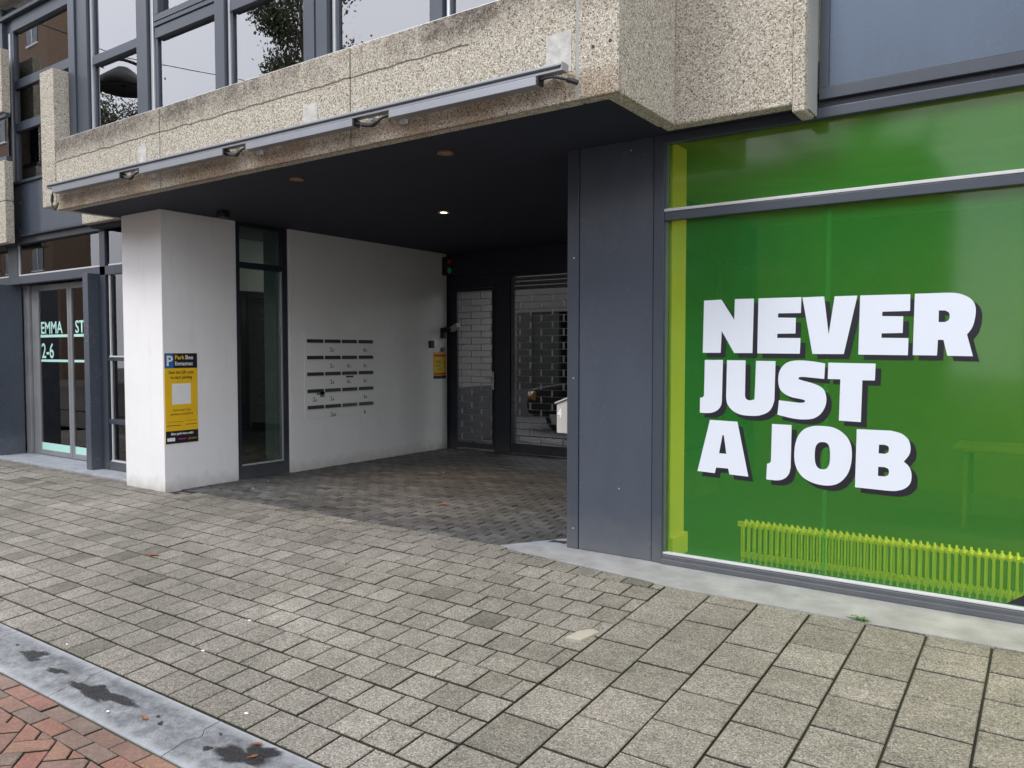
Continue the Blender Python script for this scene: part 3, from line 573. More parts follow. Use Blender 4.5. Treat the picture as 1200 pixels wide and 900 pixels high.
LETTERS = [('N',[[(-1.9849,1.8479),(-1.8628,1.8494),(-1.7734,1.7122),(-1.7707,1.8501),(-1.6431,1.8478),(-1.6487,1.4902),(-1.7716,1.49),(-1.8586,1.6392),(-1.864,1.4917),(-1.9902,1.4916)]]),('E',[[(-1.6137,1.8483),(-1.3412,1.8459),(-1.3429,1.7453),(-1.4849,1.7468),(-1.4862,1.7196),(-1.3733,1.7152),(-1.3743,1.6156),(-1.4888,1.6155),(-1.4893,1.5881),(-1.3429,1.5859),(-1.3454,1.4864),(-1.6165,1.4885)]]),('V',[[(-1.3349,1.844),(-1.2031,1.8444),(-1.1726,1.6065),(-1.1409,1.8426),(-1.009,1.842),(-1.0819,1.4845),(-1.2684,1.4849)]]),('E',[[(-0.9934,1.8422),(-0.718,1.8384),(-0.7181,1.7398),(-0.8678,1.7396),(-0.8687,1.7135),(-0.7538,1.709),(-0.7547,1.6104),(-0.8697,1.6097),(-0.8699,1.5827),(-0.7233,1.5798),(-0.7247,1.4783),(-0.9982,1.4815)]]),('R',[[(-0.6943,1.8397),(-0.5386,1.839),(-0.5268,1.8385),(-0.5099,1.8379),(-0.4912,1.8364),(-0.4741,1.8333),(-0.4585,1.8284),(-0.443,1.8221),(-0.4287,1.8146),(-0.4164,1.8062),(-0.4065,1.7969),(-0.3985,1.7866),(-0.3921,1.7754),(-0.3873,1.7632),(-0.3843,1.7499),(-0.3831,1.7356),(-0.3832,1.7206),(-0.3842,1.7053),(-0.386,1.689),(-0.3889,1.6719),(-0.3927,1.6553),(-0.3972,1.6404),(-0.4034,1.6271),(-0.4111,1.6148),(-0.4184,1.6045),(-0.4234,1.5972),(-0.3918,1.4734),(-0.5196,1.4759),(-0.5409,1.5676),(-0.5691,1.5686),(-0.5725,1.4772),(-0.6989,1.4791)],[(-0.5679,1.7383),(-0.5366,1.7373),(-0.5327,1.7353),(-0.527,1.7325),(-0.5212,1.729),(-0.5169,1.725),(-0.5143,1.7201),(-0.5128,1.7145),(-0.5121,1.7085),(-0.5119,1.7028),(-0.5122,1.697),(-0.5131,1.6911),(-0.5148,1.6855),(-0.5173,1.6808),(-0.5213,1.6771),(-0.5266,1.6741),(-0.5317,1.6718),(-0.5352,1.6702),(-0.5679,1.6709)]]),('J',[[(-1.9751,1.4428),(-1.8475,1.4436),(-1.8521,1.1711),(-1.8526,1.1648),(-1.8533,1.1557),(-1.8547,1.1456),(-1.8576,1.1362),(-1.8619,1.1275),(-1.8673,1.1188),(-1.874,1.1106),(-1.8822,1.1032),(-1.8919,1.0966),(-1.9029,1.0907),(-1.9155,1.0856),(-1.93,1.0819),(-1.9489,1.0799),(-1.9712,1.0794),(-1.9921,1.0796),(-2.0067,1.0796),(-2.0065,1.1832),(-1.9888,1.1862),(-1.9873,1.1877),(-1.9851,1.1899),(-1.9828,1.1926),(-1.981,1.1958),(-1.9799,1.1947),(-1.9793,1.1909),(-1.9787,1.194),(-1.9781,1.2135),(-1.9773,1.2614),(-1.9764,1.3294),(-1.9756,1.3967)]]),('U',[[(-1.8198,1.4426),(-1.6935,1.4417),(-1.6952,1.2108),(-1.6945,1.2071),(-1.6937,1.2017),(-1.6924,1.1959),(-1.6904,1.1911),(-1.6875,1.1873),(-1.6839,1.1839),(-1.6799,1.1812),(-1.6759,1.1791),(-1.6719,1.1777),(-1.6677,1.1771),(-1.6633,1.177),(-1.6588,1.1774),(-1.6538,1.1783),(-1.6484,1.1797),(-1.6432,1.1817),(-1.6391,1.1843),(-1.6361,1.1827),(-1.6341,1.1785),(-1.6325,1.1815),(-1.6308,1.2016),(-1.6289,1.2512),(-1.627,1.3217),(-1.6254,1.3915),(-1.6243,1.4393),(-1.4978,1.438),(-1.5014,1.1836),(-1.5037,1.1753),(-1.5068,1.1632),(-1.5108,1.1501),(-1.5156,1.1385),(-1.5208,1.1288),(-1.5266,1.1198),(-1.5337,1.1115),(-1.5428,1.1038),(-1.5545,1.0966),(-1.5683,1.09),(-1.5832,1.0843),(-1.5982,1.0799),(-1.6131,1.077),(-1.6285,1.0754),(-1.6442,1.0748),(-1.6603,1.0747),(-1.6775,1.0751),(-1.6954,1.076),(-1.713,1.0779),(-1.7292,1.0812),(-1.744,1.086),(-1.7578,1.0922),(-1.7705,1.0994),(-1.7819,1.1075),(-1.792,1.1168),(-1.801,1.1272),(-1.8086,1.1383),(-1.8146,1.1494),(-1.8186,1.1616),(-1.8207,1.1749),(-1.8219,1.1869),(-1.8228,1.1952)]]),('S',[[(-1.1903,1.4261),(-1.1943,1.3285),(-1.3168,1.339),(-1.3218,1.3389),(-1.3291,1.3387),(-1.3366,1.3382),(-1.3424,1.3374),(-1.3463,1.336),(-1.349,1.3343),(-1.3506,1.3323),(-1.3509,1.3301),(-1.3513,1.3281),(-1.3514,1.3261),(-1.3484,1.3235),(-1.3393,1.3197),(-1.3211,1.3145),(-1.2961,1.3082),(-1.27,1.3012),(-1.2483,1.2941),(-1.2321,1.2873),(-1.2184,1.2804),(-1.2071,1.2727),(-1.1977,1.2634),(-1.1905,1.2519),(-1.1855,1.2388),(-1.1823,1.2251),(-1.1803,1.2116),(-1.1794,1.1985),(-1.1799,1.1853),(-1.1817,1.1721),(-1.185,1.1591),(-1.1897,1.1459),(-1.196,1.1325),(-1.2034,1.1197),(-1.2119,1.1084),(-1.2215,1.0987),(-1.2322,1.0901),(-1.2439,1.0829),(-1.2562,1.077),(-1.2692,1.0729),(-1.2829,1.0702),(-1.2974,1.0687),(-1.3127,1.0678),(-1.3284,1.0673),(-1.3446,1.0675),(-1.3621,1.0687),(-1.3817,1.0709),(-1.4065,1.075),(-1.4352,1.0807),(-1.4618,1.0863),(-1.4804,1.0901),(-1.4722,1.1849),(-1.3486,1.1727),(-1.3431,1.173),(-1.335,1.1733),(-1.3266,1.1739),(-1.32,1.175),(-1.3155,1.1767),(-1.3119,1.1788),(-1.3096,1.1813),(-1.3088,1.1837),(-1.3084,1.186),(-1.3088,1.1883),(-1.3121,1.1909),(-1.3203,1.1939),(-1.3362,1.1972),(-1.358,1.2007),(-1.3812,1.2049),(-1.4011,1.2101),(-1.4171,1.2165),(-1.4314,1.2239),(-1.4438,1.2322),(-1.4542,1.2413),(-1.4622,1.251),(-1.4681,1.2613),(-1.4723,1.2728),(-1.4754,1.2857),(-1.4776,1.3011),(-1.4785,1.3185),(-1.4781,1.3359),(-1.4763,1.3517),(-1.4733,1.3653),(-1.469,1.3778),(-1.4633,1.3893),(-1.4564,1.3999),(-1.4483,1.4097),(-1.4389,1.4188),(-1.4282,1.4267),(-1.416,1.433),(-1.4021,1.4376),(-1.3867,1.4407),(-1.3701,1.4425),(-1.3526,1.4435),(-1.3339,1.4436),(-1.314,1.4426),(-1.2935,1.4409),(-1.273,1.4388),(-1.2506,1.4359),(-1.2266,1.4321),(-1.2052,1.4285)]]),('T',[[(-1.1716,1.4308),(-0.8996,1.4274),(-0.9019,1.3249),(-0.9722,1.3245),(-0.9767,1.068),(-1.1035,1.0713),(-1.0991,1.3282),(-1.1733,1.329)]]),('A',[[(-1.9343,1.0341),(-1.7438,1.0312),(-1.6657,0.6686),(-1.7945,0.6718),(-1.8033,0.7106),(-1.887,0.711),(-1.8957,0.6715),(-2.0198,0.6752)],[(-1.8456,0.9336),(-1.836,0.9342),(-1.8166,0.8093),(-1.8674,0.8099)]]),('J',[[(-1.5147,1.0285),(-1.3899,1.0279),(-1.3917,0.755),(-1.3931,0.747),(-1.395,0.7356),(-1.3978,0.7231),(-1.4016,0.7121),(-1.4065,0.7029),(-1.4124,0.6943),(-1.4194,0.6865),(-1.4275,0.6796),(-1.4365,0.6738),(-1.4464,0.669),(-1.4579,0.6651),(-1.4715,0.6622),(-1.4899,0.6608),(-1.5119,0.6606),(-1.5326,0.661),(-1.5469,0.6612),(-1.5435,0.7665),(-1.5297,0.7688),(-1.528,0.7708),(-1.5255,0.7735),(-1.5229,0.7768),(-1.5209,0.7805),(-1.5198,0.7797),(-1.5192,0.7761),(-1.5187,0.7793),(-1.5181,0.799),(-1.5172,0.847),(-1.5162,0.915),(-1.5153,0.9824)]]),('O',[[(-1.2075,1.032),(-1.1888,1.032),(-1.1688,1.0312),(-1.1489,1.029),(-1.1304,1.0245),(-1.113,1.0174),(-1.0964,1.0081),(-1.0811,0.9973),(-1.0677,0.9856),(-1.0564,0.9734),(-1.0468,0.9601),(-1.0389,0.9456),(-1.0327,0.9296),(-1.0283,0.9114),(-1.0257,0.8914),(-1.0245,0.8706),(-1.0246,0.85),(-1.0257,0.8294),(-1.0281,0.8083),(-1.0318,0.7878),(-1.0368,0.7688),(-1.0432,0.7515),(-1.0511,0.7353),(-1.0601,0.7205),(-1.0699,0.7072),(-1.0805,0.6955),(-1.0919,0.6853),(-1.1043,0.6766),(-1.1176,0.6695),(-1.1319,0.6641),(-1.1471,0.6604),(-1.1633,0.6582),(-1.1804,0.6574),(-1.1992,0.6579),(-1.2194,0.6598),(-1.2397,0.6633),(-1.2588,0.6684),(-1.2768,0.6753),(-1.2942,0.6838),(-1.3103,0.694),(-1.3245,0.706),(-1.3365,0.7198),(-1.3468,0.7356),(-1.3553,0.7527),(-1.362,0.7708),(-1.3667,0.7902),(-1.3694,0.811),(-1.3706,0.8324),(-1.3705,0.8536),(-1.3692,0.8751),(-1.3666,0.8972),(-1.3625,0.9185),(-1.3571,0.9378),(-1.3501,0.955),(-1.3416,0.9707),(-1.332,0.9846),(-1.3215,0.9965),(-1.3103,1.006),(-1.2983,1.0135),(-1.2853,1.0193),(-1.2714,1.0241),(-1.2567,1.0278),(-1.2412,1.0303),(-1.2248,1.0316)],[(-1.1988,0.9309),(-1.1917,0.9308),(-1.1841,0.9299),(-1.1768,0.9279),(-1.1706,0.9246),(-1.1658,0.9202),(-1.1619,0.9146),(-1.1588,0.9077),(-1.1562,0.899),(-1.1542,0.888),(-1.1529,0.8749),(-1.1521,0.8611),(-1.1519,0.8476),(-1.152,0.8341),(-1.1527,0.8201),(-1.1539,0.8069),(-1.1559,0.7955),(-1.1589,0.786),(-1.1626,0.778),(-1.1669,0.7713),(-1.1716,0.766),(-1.1768,0.7621),(-1.1825,0.7598),(-1.1885,0.7585),(-1.1947,0.758),(-1.2013,0.7581),(-1.2083,0.759),(-1.215,0.7608),(-1.221,0.764),(-1.2261,0.7684),(-1.2306,0.7739),(-1.2345,0.7807),(-1.2378,0.7887),(-1.2403,0.798),(-1.2422,0.8087),(-1.2435,0.8204),(-1.2442,0.833),(-1.2444,0.8476),(-1.244,0.864),(-1.2429,0.8798),(-1.2408,0.893),(-1.2376,0.9031),(-1.2335,0.911),(-1.2287,0.9174),(-1.2235,0.9226),(-1.2179,0.9265),(-1.2119,0.929),(-1.2054,0.9303)]]),('B',[[(-0.9991,1.0239),(-0.8098,1.0254),(-0.7989,1.0235),(-0.7832,1.0207),(-0.7664,1.017),(-0.7521,1.0119),(-0.7405,1.0054),(-0.7301,0.9975),(-0.721,0.9887),(-0.7136,0.9792),(-0.708,0.969),(-0.7042,0.9578),(-0.7016,0.9462),(-0.7002,0.9347),(-0.6997,0.9232),(-0.7002,0.9117),(-0.7021,0.9001),(-0.7056,0.8888),(-0.7119,0.8765),(-0.7206,0.8637),(-0.7291,0.8523),(-0.735,0.8443),(-0.7297,0.84),(-0.7221,0.8339),(-0.7141,0.8266),(-0.7074,0.8185),(-0.7023,0.8097),(-0.6978,0.8),(-0.6943,0.7894),(-0.6922,0.7778),(-0.6912,0.7643),(-0.6913,0.7494),(-0.6928,0.7345),(-0.6961,0.7213),(-0.7015,0.71),(-0.7086,0.6999),(-0.7172,0.6909),(-0.7269,0.6831),(-0.7381,0.6765),(-0.7508,0.6712),(-0.7643,0.667),(-0.7774,0.6638),(-0.7914,0.6619),(-0.8063,0.6613),(-0.8196,0.6614),(-0.8289,0.6613),(-1.0031,0.6639)],[(-0.8717,0.9369),(-0.8404,0.9376),(-0.8366,0.9364),(-0.8309,0.9348),(-0.8252,0.9326),(-0.8209,0.9297),(-0.8186,0.9261),(-0.8173,0.9217),(-0.8168,0.917),(-0.8167,0.9123),(-0.817,0.9073),(-0.8177,0.9021),(-0.8192,0.897),(-0.8215,0.8928),(-0.8255,0.8894),(-0.8308,0.8866),(-0.8359,0.8844),(-0.8394,0.8829),(-0.8733,0.8839)],[(-0.8738,0.8016),(-0.838,0.8025),(-0.8341,0.8011),(-0.8285,0.7991),(-0.8227,0.7966),(-0.8184,0.7935),(-0.8159,0.7896),(-0.8144,0.7851),(-0.8137,0.7803),(-0.8136,0.7754),(-0.8139,0.7704),(-0.8149,0.7651),(-0.8165,0.76),(-0.819,0.7557),(-0.823,0.7523),(-0.8283,0.7494),(-0.8334,0.7471),(-0.837,0.7455),(-0.8748,0.7463)]])]
def glyph(name, loops, m, y, dx=0, dz=0):
    cu = bpy.data.curves.new('g', 'CURVE'); cu.dimensions = '2D'; cu.fill_mode = 'BOTH'
    for lp in loops:
        sp = cu.splines.new('POLY'); sp.points.add(len(lp)-1); sp.use_cyclic_u = True
        for q, (x, z) in zip(sp.points, lp): q.co = (x+dx, z+dz, 0, 1)
    to = bpy.data.objects.new('g', cu); C.objects.link(to)
    me = bpy.data.meshes.new_from_object(to.evaluated_get(bpy.context.evaluated_depsgraph_get()))
    bpy.data.objects.remove(to)
    for v in me.vertices: v.co = (v.co.x, y, v.co.y)
    me.materials.clear(); me.materials.append(m); me.name = name
    o = bpy.data.objects.new(name, me); C.objects.link(o); o.parent = sh; return o
for i, (ch, loops) in enumerate(LETTERS):
    o = glyph('window_letter', loops, M_WHITEV, GY-.004); o['label'] = 'white vinyl letter '+ch
    glyph('letter_shadow', loops, M_BLACKV, GY-.002-.00003*i, .032, -.030)

# -- room behind the shop window
rm = MB().box(-2.95, 6, 9.30, 9.4, 0, 3.0).box(-3.0, -2.9, 5.15, 5.62, .0, 3.0)
rm.build('room_wall', simple('room_wall_grey', (.10, .10, .10), .8), B)
MB().box(-2.6, -2.235, 5.17, 5.42, .17, 3.0).build('room_pier', M_INT, B)
MB().box(-2.6, -2.212, 5.17, 5.45, .02, .17).build('skirting', M_INT, B, bevel=.003)
MB().box(-2.95, 6, 5.16, 9.35, -.04, .02).build('room_floor', M_FLOORIN, B)
MB().box(-2.95, 6, 5.16, 9.35, 2.96, 3.0).build('room_ceiling', M_INTG, B)
pw = MB()
for y in (5.62, 6.9, 8.1, 9.28): pw.box(-3.03, -2.95, y, y+.07, .01, 3.0)
pw.box(-3.03, -2.95, 5.69, 9.3, .01, .5).box(-3.03, -2.95, 5.69, 9.3, 2.5, 2.58).box(-3.03, -2.95, 5.69, 9.3, 2.58, 3.0)
pwn = pw.build('passage_side_window', M_DARK, B)
MB().box(-2.992, -2.987, 5.69, 9.28, .5, 2.5).build('pane', M_GL, pwn)

M_DOORM = simple('door_frame_metal', (.30, .31, .32), .4, .3)
# -- entrance on the left: transom, sliding doors, fins
DY = 5.30
en = MB().box(-13.0, -12.34, 5.05, 5.12, 2.99, 3.08).box(-12.34, -8.56, FY-.03, FY+.03, 3.0, 3.08).box(-12.34, -8.56, FY, FY+.08, 2.45, 2.56)
en.box(-12.34, -12.05, FY, FY+.06, 2.56, 3.0).box(-9.83, -9.70, FY, FY+.06, .03, 3.0)
en.box(-9.70, -8.56, FY+.01, FY+.05, 1.385, 1.43).box(-9.70, -8.56, FY+.01, FY+.05, .60, .66).box(-9.70, -8.56, FY+.005, FY+.06, .03, .13)
en = en.build('entrance', M_PAINT, B, bevel=.003)
MB().box(-13.4, -12.342, FY, FY+.08, 2.45, 2.56).build('side_rail', M_PAINT, en)
MB().box(-13.4, -12.342, FY-.02, FY+.08, 2.96, 3.08).build('side_rail', M_PAINT, en)
MB().box(-13.3, -12.5, FY, FY+.06, .03, .2).build('side_rail', M_PAINT, en)
MB().box(-12.05, -9.83, FY+.03, FY+.036, 2.575, 3.0).box(-9.70, -8.56, FY+.03, FY+.036, 2.575, 3.0).box(-13.4, -12.34, FY+.03, FY+.036, 2.575, 2.96).build('transom_pane', M_GL, en)
MB().box(-12.05, -9.83, FY+.012, FY+.03, 2.562, 2.58).box(-12.05, -12.03, FY+.012, FY+.03, 2.58, 2.99).box(-9.64, -8.56, FY+.012, FY+.03, 2.562, 2.582).box(-9.64, -8.56, FY+.0, FY+.03, 1.43, 1.45).box(-9.64, -8.56, FY+.0, FY+.03, .13, .15).box(-9.64, -9.62, FY+.012, FY+.03, .15, 2.45).box(-13.4, -12.34, FY+.012, FY+.03, 2.562, 2.58).build('white_bead', M_BEAD, en)
MB().box(-9.62, -8.56, FY+.032, FY+.038, .15, 2.45).build('side_pane', M_GL, en)
MB().box(-9.965, -9.84, 4.945, FY-.003, .022, 2.47).box(-9.965, -9.84, FY, 5.34, .022, 2.449).build('entrance_fin', M_PANEL, en, bevel=.003)
MB().box(-12.50, -12.30, 4.90, 5.24, .022, 2.449).box(-13.3, -12.50, 5.14, 5.24, .022, 2.449).build('entrance_fin', M_PANEL, en, bevel=.003)
MB().box(-12.30, -12.16, 5.26, 5.36, .022, 2.45)  .build('door_jamb', M_DOORM, en, bevel=.003)
for (x0, x1, sw_) in ((-12.14, -11.065, .19), (-11.055, -9.98, .055)):
    d = MB().box(x0, x0+sw_, DY, DY+.04, .03, 2.44).box(x1-.055, x1, DY, DY+.04, .03, 2.44).box(x0+sw_, x1-.055, DY, DY+.04, .03, .10).box(x0+sw_, x1-.055, DY, DY+.04, 2.36, 2.44)  .build('sliding_door', M_DOORM, en, bevel=.003)
    MB().box(x0+sw_, x1-.055, DY+.018, DY+.022, .10, 2.36).build('door_glass', M_GL, d)
    for (dx, z0, z1) in ((0, .10, .20), (.03, 1.70, 1.738), (.03, 1.355, 1.388)): MB().box(x0+sw_+dx, x1-.055, DY+.013, DY+.015, z0, z1).build('mint_band', M_MINT, d)
text('door_lettering', 'EMMA', .235, M_MINT, en, (-11.91, DY+.012, 1.757), '-y', weight=.004, sx=.98)
text('door_lettering', 'STRAAT', .235, M_MINT, en, (-10.93, DY+.012, 1.757), '-y', weight=.004, sx=1.0)
text('door_number', '2-6', .30, M_MINT, en, (-11.90, DY+.012, 1.41), '-y', weight=.003, sx=.92)
# entrance hall behind
MB().box(-13.2, -7.9, 9.0, 9.1, 0, 3.0).box(-13.2, -13.1, 5.4, 9.0, 0, 3.0).build('hall_wall', M_INTG, B)
MB().box(-13.2, -7.87, 5.38, 9.1, -.04, .025).build('hall_floor', M_FLOORIN, B)
MB().box(-13.2, -7.87, 5.16, 9.1, 2.99, 3.05).build('hall_ceiling', M_INTG, B)
hp = MB().box(-8.95, -8.9, 5.2, 7.2, .03, 2.99).build('hall_partition', M_INT, B)
hlm = empty('hall_fill_lamp', label='square ceiling lamp added to brighten the hall behind the narrow window', cat='ceiling lamp')  # added lamp that brightens the hall seen through the narrow window
MB().box(-8.75, -8.2, 7.4, 7.95, 2.93, 2.985).build('housing', M_INT, hlm); MB().box(-8.72, -8.23, 7.43, 7.92, 2.92, 2.93).build('diffuser', lamp_mat('hall_fill_light', (1, .96, .88), 4), hlm)
sl = MB()
for i in range(16): sl.box(-11.92+i*.085, -11.87+i*.085, 5.62, 5.65, .05, 2.42)
tag(sl.build('slat_screen', simple('dark_timber_slats', (.03, .026, .024), .5)), 'dark vertical slat screen standing behind the glass entrance doors', 'screen')
# inner glazed door seen through the narrow side window
di = MB().box(-8.88, -8.82, 6.25, 6.32, .03, 2.3).box(-8.88, -8.82, 7.10, 7.17, .03, 2.3).box(-8.88, -8.82, 6.32, 7.10, 2.22, 2.3).box(-8.88, -8.82, 6.32, 7.10, .03, .12).build('inner_door', M_DARK, B)
MB().box(-8.86, -8.84, 6.32, 7.10, .12, 2.22).build('door_pane', flat('dark_door_glass', (.02, .022, .022), .1), di)
MB().box(-8.90, -8.87, 7.30, 7.55, .03, 2.98).build('mint_post', simple('pale_green_post', (.40, .52, .47), .5), B)
MB().box(-8.2, -8.02, 6.30, 6.36, .03, 2.98).build('inner_return', simple('pale_green_return', (.36, .46, .43), .6), B)

# -- drive-through gate wall
GYY = 9.40
gt = MB().box(-8.0, -7.62, GYY, GYY+.08, 0, 2.68).box(-6.885, -6.60, GYY, GYY+.08, 0, 2.68).box(-7.62, -6.885, GYY, GYY+.08, 2.46, 2.68).box(-6.60, -2.95, GYY, GYY+.08, 2.60, 2.68).box(-6.60, -2.95, GYY+.02, GYY+.06, .012, .15)
gt.build('gate_frame', M_DARK, B, bevel=.005)
MB().box(-7.745, -2.96, GYY-.06, GYY+.3, 2.665, 2.998).build('gate_fascia', M_DARK, B, bevel=.004)
wk = MB().box(-7.615, -7.58, GYY-.012, GYY+.03, .03, 2.455).box(-6.915, -6.89, GYY-.012, GYY+.03, .03, 2.455).box(-7.58, -6.915, GYY-.012, GYY+.03, .03, .115).box(-7.58, -6.915, GYY-.012, GYY+.03, 2.41, 2.455)
wk = wk.build('wicket_gate', M_DARK, B, bevel=.003)
def grille(x0, x1, z0, z1, y, name, par, pitch=.0975, link=.375):
    g = MB(); n = int((z1-z0)/pitch); 
    for i in range(n+1):
        z = z0+i*pitch; g.cyl((x0, y, z), (x1, y, z), .0055, 6, cap=False)
        if i < n:
            x = x0+.07+(link/2 if i % 2 else 0)
            while x < x1: g.box(x-.011, x+.011, y-.004, y+.004, z-.004, z+pitch+.004); x += link
    return g.build(name, M_ROD, par)
M_ROD = simple('galvanised_rod', (.42, .42, .41), .38, .8)
grille(-7.58, -6.915, .15, 2.41, GYY+.02, 'grille', wk)
hd = MB().box(-6.905, -6.875, GYY-.022, GYY-.012, .93, 1.20).tube([(-6.89, GYY-.02, 1.10), (-6.89, GYY-.07, 1.10), (-7.0, GYY-.07, 1.10)], .010).cyl((-6.89, GYY-.03, .97), (-6.89, GYY-.012, .97), .012).build('handle', M_ALU, wk, bevel=.002)
rg = MB().box(-6.598, -6.53, GYY+.03, GYY+.09, .15, 2.60)
for k in range(3): rg.box(-6.53, -2.96, GYY+.035-.004*k, GYY+.065, 2.40+.065*k, 2.40+.065*k+.05)
rg = rg.build('roller_gate', simple('gate_slat_metal', (.12, .125, .13), .45, .5), B, bevel=.004)
grille(-6.53, -2.96, .17, 2.40, GYY+.055, 'grille', rg)
# chamber and yard behind the gate
M_CH = simple('chamber_wall', (.24, .235, .22), .8, var=.1, nscale=1.2)
MB().box(-8.1, -8.0, 9.0, 11.5, .92, 3.1).build('chamber_wall', M_CH, B)
MB().box(-8.1, -7.99, 9.49, 11.5, 0, .92).build('chamber_plinth', simple('chamber_plinth_grey', (.07, .07, .07), .8, var=.2), B)
MB().box(-3.0, -2.9, 9.36, 11.5, 0, 3.1).build('chamber_wall', M_CH, B)
MB().box(-16, -8.1, 11.4, 11.5, 0, 7).build('rear_wall', M_CH, B)
MB().box(-2.9, 6, 11.4, 11.5, 0, 7).build('rear_wall', M_CH, B)
MB().box(-8.1, -2.9, 9.7, 11.5, 3.0, 3.1).build('rear_ceiling', M_INTG, B)
MB().box(-20, 6, 11.5, 30, -.1, -.005).build('yard_paving', simple('yard_asphalt', (.05, .05, .05), .85, var=.2), B)
M_WB = simple('pale_yard_wall', (.15, .145, .135), .85, var=.08)
G = empty('garage_building', label='low pale garage with a dark grey plinth and a wide opening behind the gate', cat='garage')
MB().box(-20, -1, 15, 15.2, 2.40, 3.3).build('wall', M_WB, G)
MB().box(-20, -9.9, 15, 15.2, .62, 2.395).build('lower_wall', simple('dark_brick_wall', (.055, .05, .045), .85), G)
MB().box(-20, -9.9, 14.96, 15.19, -.01, .62).build('plinth', simple('dark_plinth', (.09, .09, .095), .8), G)
MB().box(-10.1, -9.9, 15.2, 19, -.01, 3.2).box(-10.1, 0, 19, 19.2, -.01, 3.2).box(-1, -.8, 15.2, 19, 0, 3.2).box(-10.1, -.8, 15.0, 19.2, 3.3, 3.4).build('garage_inside', simple('dark_brickwork', (.04, .034, .03), .9), G)
MB().box(-9.9, -9.2, 15.02, 15.12, 0, 2.47).build('door', simple('olive_door', (.03, .038, .03), .6), G)

# -- black car standing behind the roller gate
car = empty('parked_car', (-6.3, 13.2, 0), 'black hatchback car standing in the yard behind the roller gate', 'car')
M_CAR = simple('black_car_paint', (.010, .010, .012), .18, var=.1)
prof = [(-2.0, .30), (-2.05, .55), (-1.98, .78), (-1.15, .92), (-.55, 1.36), (.1, 1.46), (1.2, 1.42), (1.75, 1.05), (1.98, .98), (2.02, .5), (1.95, .28)]
MB().prism([(-6.3+x, z) for x, z in prof], 'y', 12.4, 14.0).build('body', M_CAR, car, bevel=.06)
MB().prism([(-6.3+x, z) for x, z in [(-1.0, .97), (-.52, 1.30), (.15, 1.39), (.15, .97)]], 'y', 12.385, 12.41).prism([(-6.3+x, z) for x, z in [(.22, .97), (.22, 1.39), (1.15, 1.35), (1.5, 1.05)]], 'y', 12.385, 12.41).build('window', flat('tinted_glass', (.03, .035, .04), .05), car)
for x in (-7.6, -5.05):
    for y in (12.42, 13.82):
        wh = MB().cyl((x, y, .31), (x, y+.18, .31), .31, 24).build('wheel', M_BLACK, car, bevel=.02)
        MB().cyl((x, y-.006, .31), (x, y+.1, .31), .20, 20).build('rim', M_ALU, wh)
MB().box(-8.36, -8.24, 12.6, 13.1, .42, .53).build('number_plate', flat('amber_plate', (.28, .14, .02), .4), car)
MB().cyl((-8.22, 12.43, .66), (-8.1, 12.38, .66), .09, 16).build('headlight', flat('lamp_lens', (.28, .13, .03), .2), car)

# ================================================================== THINGS FIXED TO OR STANDING AT THE BUILDING
# -- lamp rail along the concrete band
lr = empty('facade_light_rail', label='long grey metal lamp rail with four lamp bars along the pebble concrete band', cat='light rail')
def seg_z(x): return 3.165+(-x-2.39)*.0080
def bar(mb, x0, x1, y0, y1, zo0, zo1, dz=0):
    vs = []
    for x in (x0, x1):
        z = seg_z(x)
        vs += [(x, y0, z+zo0), (x, y1, z+zo0), (x, y1, z+zo1), (x, y0, z+zo1)]
    return mb.add(vs, [(0, 1, 2, 3), (7, 6, 5, 4), (0, 4, 5, 1), (1, 5, 6, 2), (2, 6, 7, 3), (3, 7, 4, 0)])
M_RAIL = simple('anodised_rail', (.29, .305, .335), .38, .45, var=.06)
bar(bar(MB(), -8.585, -2.385, 3.925, 3.985, -.040, .004), -8.585, -2.385, 3.915, 3.925, -.012, .004).build('rail', M_RAIL, lr, bevel=.003)
bar(MB(), -8.58, -2.40, 3.917, 3.9255, -.020, -.0135).build('groove', M_BLACK, lr)
bar(MB(), -2.384, -2.378, 3.915, 3.985, -.042, .006).build('end_cap', simple('end_cap_grey', (.28, .28, .28), .6), lr)
for (a, b2) in ((-8.46, -7.18), (-6.84, -5.605), (-5.30, -4.105), (-3.75, -2.56)):
    bar(MB(), a, b2, 3.915, 3.99, -.095, -.044).build('lamp_bar', M_RAIL, lr, bevel=.003)
    bar(MB(), a-.012, a, 3.925, 3.985, -.09, -.046).build('end_plate', M_BLACK, lr); bar(MB(), b2, b2+.012, 3.925, 3.985, -.09, -.046).build('end_plate', M_BLACK, lr)
def cable(pts, r=.008, name='cable', par=None, m=None):
    P = [Vector(p) for p in pts]; out = []
    for i in range(len(P)-1):
        p0 = P[max(0, i-1)]; p1 = P[i]; p2 = P[i+1]; p3 = P[min(len(P)-1, i+2)]
        for k in range(6):
            t = k/6; out.append(.5*((2*p1)+(p2-p0)*t+(2*p0-5*p1+4*p2-p3)*t*t+(3*p1-p0-3*p2+p3)*t**3))
    out.append(P[-1]); return MB().tube(out, r, 6).build(name, m or M_BLACK, par, smooth=True)
